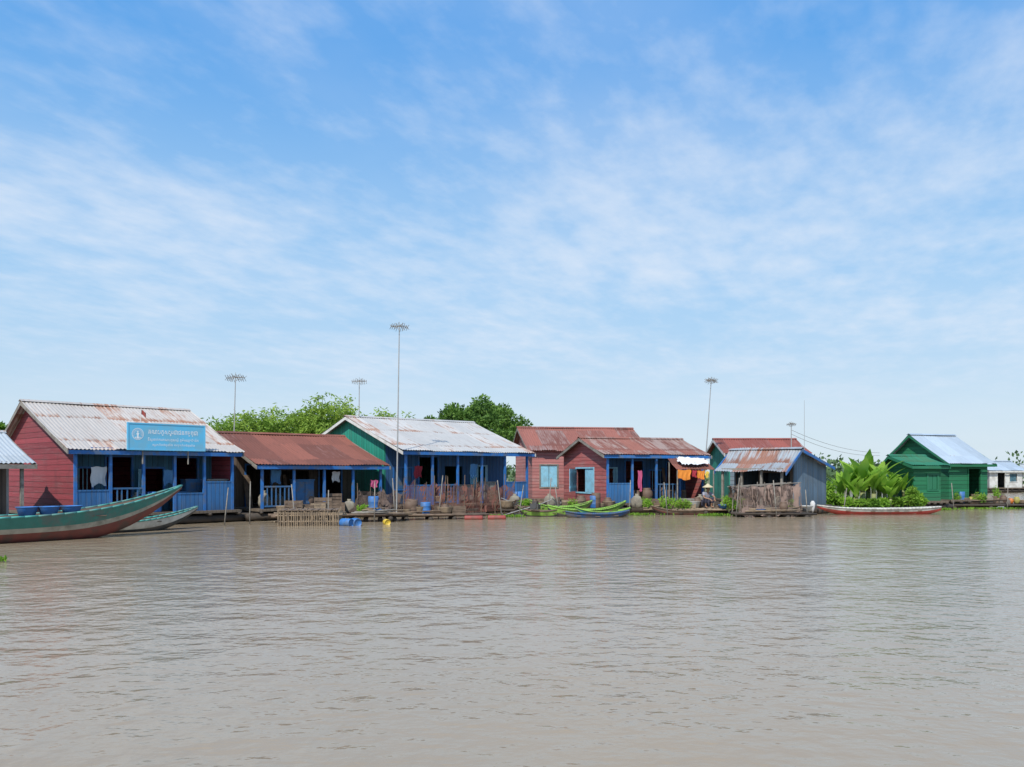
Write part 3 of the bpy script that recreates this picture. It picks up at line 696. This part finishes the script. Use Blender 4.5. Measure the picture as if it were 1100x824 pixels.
jar(east(441,32.4),32.4,.2,m_clay,.8); basket(east(478,32.8),32.9,.2,1)
pole_bundle(east(433,32.1),32.1,.22,.25,2.6,7,m_wood); pole_bundle(east(372,30.5),30.6,.26,.15,1.8,6,m_greytrim); pole_bundle(east(552,36.1),36.1,.27,.1,2.5,7,m_wood); pole_bundle(east(798,34),33.95,.2,.1,2.4,6,m_bamboo); pole_bundle(east(1020,42.3),42.4,.24,.08,3.0,7,m_wood); pole_bundle(east(690,36.2),36.3,.2,.05,1.8,5,m_bamboo)
drum(east(366,28.4),28.6,.10,m_pblue,.15,.45,1.0,'small blue float drum lying in water','float_drum'); drum(east(378,28.6),28.8,.10,m_pblue,.15,.42,.6,'small blue float drum lying in water','float_drum'); 
drum(east(414,29.5),29.5,.07,m_pyel,.11,.34,.4,'small yellow float in water','float_drum')
for u,d in((499,32.2),(524,32.4)): drum(east(u,d),d,.06,m_pred,.10,.7,math.pi/2+.1,'rusty red float drum lying at raft edge','float_drum')
for u,v in ((560,36.4),(572,36.6),(690,36.8),(700,36.9),(712,36.6)): crate(east(u,v),v,.3,m_wood,(.45,.35,.35))
for u,v in ((580,36.5),(606,36.7),(620,36.6),(545,36.4)): basket(east(u,v),v,.25,R.uniform(.9,1.3))
for u,v in ((590,36.6),(553,36.5),(684,36.5)): sack(east(u,v),v,.25,1)
raft(east(545,36.2),36.1,.1,5.2,1.0,'low wooden walkway raft behind boats',.2,m_dark)
# scattered household things on the working rafts
rs=random.Random(303)
def scatter(x0,y0,ang,L,W,z,n):
    c_,s_=math.cos(ang),math.sin(ang)
    for k in range(n):
        a_=rs.uniform(.1,L-.5); b_=rs.uniform(.1,W-.3); x=x0+c_*a_-s_*b_; y=y0+s_*a_+c_*b_; c=rs.random()
        if c<.2: basket(x,y,z,rs.uniform(.6,1.0))
        elif c<.4: crate(x,y,z,rs.choice((m_wood,m_greytrim,m_bamboo)),(rs.uniform(.3,.6),.3,rs.uniform(.2,.5)),ang+rs.uniform(-.5,.5))
        elif c<.55: basin(x,y,z,rs.choice((m_pblue,m_pwhite,m_pred,m_pblue)),rs.uniform(.18,.28),.16,'round plastic tub on working raft')
        elif c<.68: drum(x,y,z,rs.choice((m_pblue,m_pblue,m_clay)),.2,rs.uniform(.45,.7),label='small plastic drum standing on raft')
        elif c<.82: jar(x,y,z,m_clay,rs.uniform(.5,.8),'small clay pot on the working raft')
        else: pole_bundle(x,y,z,ang+rs.uniform(-.3,.3),rs.uniform(.8,1.5),4,rs.choice((m_wood,m_bamboo)))
scatter(east(300,30.0),29.8,.25,4.2,1.1,.3,8); scatter(east(372,31),30.8,.15,2.0,1.1,.25,5); scatter(east(432,32.2),31.9,.25,3.2,.9,.21,8); scatter(east(545,36.2),36.1,.1,5.2,1.0,.25,12); scatter(east(725,36.2),35.9,0,3.6,1.4,.27,7); scatter(east(798,34.2),33.9,.1,2.8,1.2,.17,4); scatter(east(1012,43),42.2,.08,6.2,1.4,.21,9)
for u,d,h in((268,29.5,1.5),(352,29.2,1.2),(425,31.6,1.6),(470,32.5,1.7),(556,34.4,1.3),(588,35,1.6),(676,35.5,1.5),(718,35.7,1.4),(790,34,1.6),(868,34.8,1.1),(905,38.6,1.1),(1025,41.5,1.3),(1082,42,1.2),(240,28.6,1.3),(318,29.3,1.4),(402,30.6,1.5),(540,34,1.5),(602,35.6,1.3),(835,34,1.5)):
    q=MB(); q.cyl((0,0,-.3),(R.uniform(-.25,.25),0,h),.026,.018,6); q.obj('mooring_pole',m_greytrim,None,True,(east(u,d),d,0),0,'crooked thin wooden mooring pole in water','pole','mooring poles')
e=empty('net_shelter',(east(796,34.0),34.1,0),.12,'bamboo frame draped with brown fishing net','net')
q=MB()
for x in(0,1.1,2.4):
    for y in(0,.9): q.cyl((x,y,-.1),(x+.1*math.sin(x*5+y),y,1.3+.15*math.sin(x*2)),.022,.018,6)
for y in(0,.9): q.cyl((-.2,y,1.22),(2.6,y,1.40),.018,.018,6)
q.cyl((-.1,0,.5),(2.4,0,.3),.02,.02,6); q.obj('frame',m_greytrim,e)
q=MB(); n=40; vs=[]
prof=[(-.24,.10),(-.16,.4),(-.08,.85),(-.02,1.30),(.45,1.12),(.92,1.3),(1.0,.8)]
for j,(y,z) in enumerate(prof):
    for i in range(n+1): vs.append((2.7*i/n-.15+.06*mnoise.noise(Vector((i*.3,j,7))),y+.06*math.sin(i*.7+j),z+.1*mnoise.noise(Vector((i*.2,j*.6,0)))-(.12*abs(math.sin(i*.16*1.5)) if j!=3 else .08*abs(math.sin(i*.16*2.0)))+(.07*i/n if j>=3 else 0)))
q.add(vs,[(j*(n+1)+i,j*(n+1)+i+1,(j+1)*(n+1)+i+1,(j+1)*(n+1)+i) for j in range(len(prof)-1) for i in range(n)]); q.obj('net',m_netb,e,True)
raft(east(798,34.2),33.9,.1,2.8,1.4,'raft under the net shelter',.12,m_dark)
heap(east(826,34.6),34.6,.2,.4,.3,.4,m_nheap2,'brown net pile on raft'); basin(east(866,35.2),35.2,.2,m_pwhite,.28,.22,'white enamel basin at raft edge')
basket(east(806,35),35,.2,1.1); crate(east(790,35.6),35.6,.2,m_wood,(.6,.4,.5)); sack(east(835,35.3),35.2,.2,1)
q=MB(); q.lathe([(.02,0),(.06,.1),(.1,.25),(.11,.4),(.05,.5)],10); q.obj('cloth_bundle',m_wcl,None,True,(east(873,36),36,.1),0,'white cloth bundle on raft edge','bundle')

raft(east(1012,43),42.2,.08,6.2,1.6,'low timber raft beside green house',.16,m_dark)
for u,c,s_ in((1043,m_byel,.5),(1052,m_por,.45),(1063,m_cconc,.55),(1078,m_clay,.6),(1086,m_por,.4),(1092,m_byel,.5)): jar(east(u,43),43,.2,c,s_,'glazed pot standing on the raft')
crate(east(1052,43.1),43.1,.2,m_wood,(.9,.5,.4)); crate(east(1070,43.1),43.1,.2,m_bamboo,(.7,.5,.3)); basket(east(1034,42.9),42.9,.2,1.1); sack(east(1062,42.8),42.8,.2,.8)

# ---------------------------------------------------------------- vegetation
l_banana=mat_leaf('banana_leaf',(.25,.46,.045),(.36,.56,.08),(.18,.37,.04),.5)
l_shrub=mat_leaf('shrub_leaf',(.15,.30,.03),(.23,.39,.05),(.10,.22,.025),.35)
l_bambu=mat_leaf('bamboo_leaf',(.26,.40,.05),(.38,.5,.09),(.18,.31,.045),.4)
l_dark=mat_leaf('tree_leaf',(.10,.20,.035),(.16,.28,.05),(.065,.14,.028),.3)
l_far=mat_leaf('far_leaf',(.10,.17,.07),(.14,.21,.09),(.08,.14,.06),.2)
m_bark=mat_plain('bark',(.13,.1,.075),.9,.5,5,0,None,.5); m_stem=mat_plain('banana_stem',(.2,.22,.09),.7,.4,6,0,(.15,.1,.06)); m_culm=mat_plain('bamboo_culm',(.2,.24,.08),.6,.3,5)
def leafq(mb,c,l,w,dr,rr,cup=.15):
    d=Vector(dr).normalized(); s=d.cross(Vector((rr.uniform(-1,1),rr.uniform(-1,1),rr.uniform(-1,1)))).normalized()
    nrm=d.cross(s); p=Vector(c); o=len(mb.v)
    mb.v+=[tuple(p),tuple(p+d*l*.5+s*w*.5+nrm*cup*w),tuple(p+d*l),tuple(p+d*l*.5-s*w*.5+nrm*cup*w)]
    mb.f.append((o,o+1,o+2,o+3)); mb.m.append(0)
def clump(mb,c,r,n,l,w,rr,down=0):
    for _ in range(n):
        v=Vector((rr.gauss(0,1),rr.gauss(0,1),rr.gauss(0,1))).normalized(); k=rr.random()**.45
        p=Vector(c)+Vector((v.x*r[0],v.y*r[1],v.z*r[2]))*k
        d=v+Vector((rr.uniform(-.8,.8),rr.uniform(-.8,.8),rr.uniform(-.8,.8)-down)); leafq(mb,p,l*rr.uniform(.6,1.3),w*rr.uniform(.7,1.3),d,rr)
def tree(x,y,base,ht,cr,label,lm,seed,n=9000,nc=34,flat=.45,ls=.3):
    rr=random.Random(seed); e=empty('tree',(x,y,base),0,label,'tree','trees behind the houses')
    q=MB(); q.tube([(0,0,-.3),(.1,0,ht*.25),(0,.1,ht*.5)],[.32,.26,.2],9); q2=MB()
    for k in range(9):
        a=k*2.4; r=cr*rr.uniform(.45,.8); tp=(r*math.cos(a),r*math.sin(a),ht*rr.uniform(.6,.75))
        q.tube([(0,.05,ht*rr.uniform(.3,.5)),(tp[0]*.5,tp[1]*.5,tp[2]*.8),tp],[.13,.08,.03],6)
    q.obj('trunk',m_bark,e,True)
    for k in range(nc):
        a=rr.uniform(0,6.283); r=cr*math.sqrt(rr.random())*.92; zz=ht*(1-flat)+ht*flat*(1-(r/cr)**2.0)*rr.uniform(.45,1.0)
        s=cr*rr.uniform(.11,.2); clump(q2,(r*math.cos(a),r*math.sin(a),zz-s*.5),(s,s,s*.6),n//nc,ls,ls*.6,rr)
    q2.obj('crown',lm,e)
tree(east(516,66),66,.2,hgt(423,66)-.2,4.6,'broad green rounded tree with dense crown',l_dark,3,19000,90,.5,.26)
tree(east(478,68),68,.2,hgt(438,68)-.2,3.2,'smaller green tree beside a broad one',l_dark,5,9000,44,.48,.26)
tree(east(-4,48),48,.2,hgt(438,48)-.2,2.0,'small leafy green tree behind roofs',l_shrub,6,4000,14,.5,.25)
def bamboo(x,y,base,ht,cr,seed,n=26):
    rr=random.Random(seed); e=empty('bamboo_clump',(x,y,base),0,'feathery light green bamboo clump','tree','bamboo clumps behind the houses'); q=MB(); q2=MB()
    for k in range(n):
        a=rr.uniform(0,6.283); b0=Vector((rr.gauss(0,.5),rr.gauss(0,.5),-.2)); h=ht*rr.uniform(.66,1.0); rad=cr*rr.uniform(.2,1)
        pts=[]
        for i in range(9):
            t=i/8; pts.append(b0+Vector((math.cos(a)*rad*t**2.2,math.sin(a)*rad*t**2.2,h*(t-.12*t**4))))
        q.tube(pts,[.05*(1-i/9)+.008 for i in range(9)],5)
        for _ in range(26):
            t=rr.uniform(.4,1); i=min(7,int(t*8)); p=pts[i].lerp(pts[i+1],t*8-i)
            c=p+Vector((rr.gauss(0,.3),rr.gauss(0,.3),rr.gauss(0,.18)))
            for _ in range(9):
                leafq(q2,c+Vector((rr.gauss(0,.17),rr.gauss(0,.17),rr.gauss(0,.13))),rr.uniform(.24,.45),.1,(rr.uniform(-1,1),rr.uniform(-1,1),rr.uniform(-1,.35)),rr)
    q.obj('trunk',m_culm,e); q2.obj('crown',l_bambu,e)
for i,(u,v,d,c) in enumerate(((238,448,58,1.3),(262,442,60,1.6),(285,434,60,1.7),(308,440,62,1.6),(330,438,60,1.4),(350,422,60,1.7),(366,424,62,1.3),(415,438,62,1.1),(222,460,60,1.4))):
    bamboo(east(u,d),d,.2,(hgt(v,d)+.1)*1.08,c,20+i)

def banana(x,y,s,seed):
    rr=random.Random(seed); e=empty('banana_plant',(x,y,.15),0,'young banana plant with broad upright leaves','plant','banana plants on a raft')
    q=MB(); h=1.0*s; q.tube([(0,0,-.1),(.03,0,h*.5),(.0,.02,h)],[.1*s,.08*s,.05*s],9); q.obj('stem',m_stem,e,True)
    for k in range(8):
        a=k*2.399+rr.uniform(-.3,.3); L=s*rr.uniform(.9,1.3); el=rr.uniform(1.1,1.5); q=MB(); n=12; dirh=Vector((math.cos(a),math.sin(a),0)); sd=Vector((-math.sin(a),math.cos(a),0))
        sd=(sd+Vector((0,0,rr.uniform(-.4,.4)))).normalized()
        p=Vector((0,0,h*rr.uniform(.35,.9))); vs=[]; ang=el
        for i in range(n+1):
            t=i/n; w=s*.19*math.sin(math.pi*min(1,max(0.02,(t-.1)/.9))**.7) if t>.1 else .015
            w=max(w,.012); w*=rr.uniform(.8,1.1)
            vs+=[p+sd*w+Vector((0,0,.2*w)),p,p-sd*w+Vector((0,0,.2*w))]
            p=p+(dirh*math.cos(ang)+Vector((0,0,1))*math.sin(ang))*(L/n); ang-=rr.uniform(.02,.11)
        q.add(vs,[f for i in range(n) for f in((3*i,3*i+3,3*i+4,3*i+1),(3*i+1,3*i+4,3*i+5,3*i+2))]); q.obj('leaf',l_banana,e,True)
for i,(u,d,s) in enumerate(((910,40.6,1.2),(926,40.4,1.4),(938,40.2,1.3),(950,40.4,1.2),(903,41.2,1.0),(962,40.8,1.1),(932,41.4,1.45),(918,41.2,1.35),(944,41.3,1.35),(920,39.9,.85),(956,39.9,.8),(970,40.6,.95))): banana(east(u,d),d,s,40+i)
def shrub(x,y,z,r,h,n,lm,label,seed,ls=.14,name='shrub',cat='plant'):
    rr=random.Random(seed); e=empty(name,(x,y,z),0,label,cat,'shrubs and potted plants on the rafts'); q=MB(); 
    for k in range(7): a=k*.9; q.cyl((0,0,-.1),(r*.6*math.cos(a),r*.6*math.sin(a),h*.7),.015,.006,4)
    q.obj('stem',m_stem,e); q=MB()
    for k in range(10): clump(q,(rr.uniform(-.7,.7)*r,rr.uniform(-.6,.6)*r,h*rr.uniform(.15,.85)),(r*.4,r*.4,h*.22),n//10,ls*rr.uniform(.7,1.4),ls*.5,rr)
    q.obj('foliage',lm,e)
for i,(u,d,r,h,mm) in enumerate(((898,40.5,.4,.6,l_shrub),(912,39.9,.4,.4,l_banana),(930,39.8,.5,.35,l_shrub),(948,39.9,.4,.4,l_banana),(964,40.0,.3,.5,l_shrub),(978,39.6,.3,.9,l_shrub),(987,39.6,.25,.6,l_banana),(892,40.6,.3,1.2,l_banana))): shrub(east(u,d),d,.15,r,h,600,mm,'leafy green shrub growing on a raft',60+i,.17)
for i,(u,d,r,h) in enumerate(((728,35.9,.35,.45),(783,35.3,.3,.6),(793,35.2,.3,.45),(735,36,.3,.35),(850,35.6,.25,.4),(1028,42.6,.3,.7),(1050,42.8,.35,.5),(1072,43.5,.3,.9),(615,36.4,.25,.4),(696,36.4,.3,.45),(390,30.9,.2,.35),(563,36.3,.25,.4),(716,36.1,.3,.5))): shrub(east(u,d),d,.25,r,h,350,l_banana,'bright green potted herbs on raft',80+i,.1)
raft(east(895,40.8),39.6,.05,4.2,3.2,'earth-covered raft carrying plants',.12,m_dark)
def hyac(x,y,n,rx,ry,seed):
    rr=random.Random(seed); q=MB()
    for _ in range(n):
        c=Vector((rr.gauss(0,rx),rr.gauss(0,ry),0)); leafq(q,c,rr.uniform(.08,.16),.08,(rr.uniform(-.6,.6),rr.uniform(-.6,.6),1),rr)
    q.obj('water_hyacinth',l_shrub,None,False,(x,y,0),0,'floating patch of green water hyacinth','plant','floating water hyacinth')
hyac(east(0,16.9),16.9,14,.06,.06,1); hyac(east(885,38.3),38.3,150,.5,.12,2); hyac(east(768,34.9),34.9,120,.4,.12,3); hyac(east(1000,40.4),40.3,160,.7,.12,4); hyac(east(690,34.9),35.4,90,.4,.1,5); hyac(east(1065,41.5),41.3,200,1.2,.12,6); hyac(east(545,34.3),34.0,100,.35,.09,7)

rr=random.Random(5); q=MB()
for k in range(150):
    x=rr.uniform(40,190); y=rr.uniform(118,140); h=rr.uniform(2.2,4.2)+ (1.2 if rr.random()<.2 else 0); clump(q,(x,y,h*.5),(rr.uniform(1.5,3),1.5,h*.5),70,.7,.5,rr)
for k in range(170):
    x=rr.uniform(-70,50); y=rr.uniform(80,105); h=rr.uniform(1.6,3.2); clump(q,(x,y,h*.5),(rr.uniform(1.5,3),1.5,h*.5),60,.6,.4,rr)
q.obj('distant_wood',l_far,None,False,label='low hazy line of distant trees and bushes',cat='trees',kind='stuff')
m_bank=mat_plain('bank_earth',(.16,.14,.07),.95,.4,.5,0,(.07,.11,.03))
q=MB(); vs=[];nb=60
ys=lambda x: (53+2*math.sin(x*.1) if x<8 else min(112,53+(x-8)*2.2))+mnoise.noise(Vector((x*.1,0,0)))*3
for i in range(nb+1):
    x=-300+700*i/nb; y0=ys(x); 
    for yy,z in((y0,-.3),(y0+1.2,.2),(y0+8,.35),(900,.6)): vs.append((x,yy,z))
q.add(vs,[(4*i+j,4*i+4+j,4*i+5+j,4*i+1+j) for i in range(nb) for j in range(3)]); q.obj('river_bank',m_bank,None,True,kind='structure',label='low green earthy river bank')

# ---------------------------------------------------------------- people
m_skin=mat_plain('skin',(.28,.15,.09),.6,.1); m_hair=mat_plain('hair',(.012,.01,.01),.5,.2); m_straw=mat_plain('straw',(.5,.42,.27),.8,.25,9); m_sblue=mat_plain('shirt_blue',(.10,.26,.42),.9,.2); m_sgrey=mat_plain('shirt_grey',(.25,.25,.3),.9,.2); m_trous=mat_plain('dark_trousers',(.05,.05,.08),.9,.2)
def skin(name,verts,edges,radii,root,mat,parent,sub=2):
    me=bpy.data.meshes.new(name); me.from_pydata(verts,edges,[]); me.materials.append(mat)
    o=bpy.data.objects.new(name,me); COL.objects.link(o); o.parent=parent
    md=o.modifiers.new('Skin','SKIN'); md.use_smooth_shade=True
    for i,r in enumerate(radii): me.skin_vertices[0].data[i].radius=(r,r)
    me.skin_vertices[0].data[root].use_root=True
    s=o.modifiers.new('Sub','SUBSURF'); s.levels=sub; s.render_levels=sub
    return o
def squat_person(loc,rot,label,shirt,trous,hat):
    P=empty('person',loc,rot,label,'person')
    v=[];e=[];r=[]
    def add(p,rad,par=None):
        v.append(p);r.append(rad); 
        if par is not None:e.append((par,len(v)-1))
        return len(v)-1
    pel=add((0,.13,.25),.125); sp=add((0,.09,.40),.11,pel); ch=add((0,.02,.58),.125,sp); nk=add((0,-.04,.71),.05,ch); jw=add((0,-.08,.77),.068,nk); hd=add((0,-.07,.86),.088,jw); add((0,-.06,.93),.06,hd); add((0,-.175,.83),.014,hd)
    for s in(-1,1):
        hp=add((s*.1,.1,.23),.09,pel); kn=add((s*.19,-.26,.46),.058,hp); an=add((s*.14,-.1,.09),.035,kn); add((s*.16,-.27,.035),.03,an)
        sh=add((s*.17,.0,.64),.055,ch); el=add((s*.27,-.18,.46),.038,sh); wr=add((s*.12,-.38,.40),.026,el); pm=add((s*.09,-.44,.37),.03,wr)
        for k in range(4):
            f1=add((s*(.065+.018*k),-.49,.345),.009,pm); add((s*(.065+.018*k),-.5+.006*k,.305),.008,f1)
        t1=add((s*.045,-.44,.35),.01,pm); add((s*.03,-.47,.33),.009,t1)
    skin('body',v,e,r,pel,m_skin,P)
    skin('shirt',[(0,.12,.27),(0,.09,.42),(0,.02,.59),(-.17,.0,.64),(.17,0,.64),(-.24,-.12,.53),(.24,-.12,.53),(0,-.02,.67)],[(0,1),(1,2),(2,3),(2,4),(3,5),(4,6),(2,7)],[.15,.135,.15,.075,.075,.055,.055,.07],0,shirt,P)
    skin('trousers',[(0,.13,.23),(-.1,.1,.22),(.1,.1,.22),(-.19,-.25,.46),(.19,-.25,.46),(-.155,-.14,.2),(.155,-.14,.2)],[(0,1),(0,2),(1,3),(2,4),(3,5),(4,6)],[.14,.11,.11,.075,.075,.055,.055],0,trous,P)
    q=MB(); q.lathe([(.02,.105),(.07,.085),(.095,.04),(.098,0),(.09,-.06),(.02,-.06)],14,(0,-.045,.875)); q.obj('hair',m_hair,P,True)
    for s in(-1,1): q=MB(); q.lathe([(.002,-.01),(.011,0),(.002,.01)],8,(s*.032,-.15,.865)); q.obj('eye',m_hair,P,True)
    if hat: q=MB(); q.lathe([(.24,-.02),(.235,0),(.12,.07),(.02,.15),(.001,.155)],20,(0,-.06,.91)); q.obj('straw_hat',m_straw,P,True)
squat_person((east(761,35.9),36.15,.28),.35,'person in grey shirt and conical straw hat squatting on platform',m_sgrey,m_trous,True)
squat_person(onboat(-1.05,.05,.43),-.5,'person in light blue shirt crouching on the boat',m_sblue,m_trous,False)

# ---------------------------------------------------------------- water
m,t,p,o=newmat('river_water')
tc=t.nodes.new('ShaderNodeTexCoord').outputs['Object']
big=NOISE(t,tc,.08,3,.5,(1,2,1))
c=MIX(t,big,(.275,.215,.145),(.31,.245,.17))
t.links.new(c,p.inputs['Base Color']); p.inputs['Roughness'].default_value=.12; p.inputs['IOR'].default_value=1.33
n1=NOISE(t,tc,1.4,3,.5,(.95,1.1,1)); n2=NOISE(t,tc,4.4,3,.5,(.9,1.1,1),(4,2,0)); n3=NOISE(t,tc,.3,2,.5,(1,1.6,1)); gust=RAMP(t,NOISE(t,tc,.12,3,.5,(.6,1.6,1),(7,7,0)),.35,.65)
h=M(t,'ADD',M(t,'MULTIPLY',n1,.045),M(t,'MULTIPLY',M(t,'MULTIPLY',n2,M(t,'ADD',.6,M(t,'MULTIPLY',gust,.7))),.026)); h=M(t,'ADD',h,M(t,'MULTIPLY',n3,.05))
b=N(t,'ShaderNodeBump',None,{'Height':h,'Strength':1.0,'Distance':1.0}); t.links.new(b.outputs[0],p.inputs['Normal'])
q=MB(); q.add([(-3000,-200,0),(3000,-200,0),(3000,4000,0),(-3000,4000,0)],[(0,1,2,3)]); q.obj('water',m,None,kind='structure',label='muddy brown rippled river water')

# ---------------------------------------------------------------- light & sky
SE=math.radians(50); sd=Vector((-.36,-.93,0)).normalized()
S_dir=Vector((sd.x*math.cos(SE),sd.y*math.cos(SE),math.sin(SE)))
L=bpy.data.lights.new('sun','SUN'); L.energy=4.8; L.angle=math.radians(.6); L.color=(1,.95,.86)
lo=bpy.data.objects.new('sun',L); COL.objects.link(lo); lo.rotation_euler=S_dir.to_track_quat('Z','Y').to_euler(); lo.location=(0,0,50)
w=bpy.data.worlds.new('World'); scene.world=w; w.use_nodes=True; t=w.node_tree; t.nodes.clear()
out=t.nodes.new('ShaderNodeOutputWorld'); bg=t.nodes.new('ShaderNodeBackground'); t.links.new(bg.outputs[0],out.inputs[0])
sky=t.nodes.new('ShaderNodeTexSky'); sky.sky_type='NISHITA'; sky.sun_disc=False; sky.sun_elevation=SE; sky.sun_rotation=math.atan2(sd.x,sd.y); sky.altitude=0; sky.air_density=1.0; sky.dust_density=.6; sky.ozone_density=1.5
ST=.15
def lin(r,g,b): return tuple(((x/255)**2.2)/ST for x in(r,g,b))
tc=t.nodes.new('ShaderNodeTexCoord').outputs['Generated']
s=N(t,'ShaderNodeSeparateXYZ',None,{0:tc}); z=M(t,'MAXIMUM',s.outputs[2],0.0); zz=M(t,'ADD',z,.10)
g1=MIX(t,RAMP(t,z,.0,.26),lin(208,226,240),lin(150,202,245))
g2=MIX(t,RAMP(t,z,.16,.52),g1,lin(86,162,237))
base=MIX(t,.9,sky.outputs[0],g2)
cx=M(t,'DIVIDE',s.outputs[0],zz); cy=M(t,'DIVIDE',s.outputs[1],zz)
cv=N(t,'ShaderNodeCombineXYZ',None,{0:cx,1:cy}).outputs[0]
rot=N(t,'ShaderNodeMapping',None,{'Vector':cv,'Rotation':(0,0,.45)}).outputs[0]
a1=NOISE(t,rot,1.3,6,.52,(1,.7,1),(3.3,1.7,0)); a2=NOISE(t,rot,5.0,6,.55,(1.4,.8,1),(1,4,0)); a3=NOISE(t,rot,.5,3,.5,(1,1,1),(2,6,0)); a4=NOISE(t,rot,14,4,.55,(1.2,.8,1),(1,4,0))
cl=M(t,'ADD',M(t,'MULTIPLY',a1,.42),M(t,'ADD',M(t,'MULTIPLY',a2,.30),M(t,'ADD',M(t,'MULTIPLY',a3,.26),M(t,'MULTIPLY',a4,.10))))
band=M(t,'MULTIPLY',RAMP(t,z,.10,.24),RAMP(t,z,.46,.26))
cl=M(t,'ADD',cl,M(t,'MULTIPLY',band,.06))
f=M(t,'MULTIPLY',RAMP(t,cl,.42,.80),.82)
f=M(t,'MULTIPLY',f,RAMP(t,z,.02,.14))
veil=M(t,'ADD',M(t,'MULTIPLY',RAMP(t,a1,.3,.7),.18),M(t,'MULTIPLY',band,.12))
f=M(t,'MAXIMUM',f,veil)
col=MIX(t,f,base,lin(226,236,250))
t.links.new(col,bg.inputs[0]); bg.inputs[1].default_value=ST

cam=bpy.data.cameras.new('camera'); co=bpy.data.objects.new('camera',cam); COL.objects.link(co); scene.camera=co
co.location=(0,0,EYE); co.rotation_euler=(math.pi/2,0,0); cam.sensor_width=36; cam.lens=900/1100*36; cam.shift_y=96/1100; cam.clip_end=8000; cam.clip_start=.1
scene.view_settings.view_transform='Standard'; scene.view_settings.look='None'; scene.view_settings.exposure=0; scene.view_settings.gamma=1
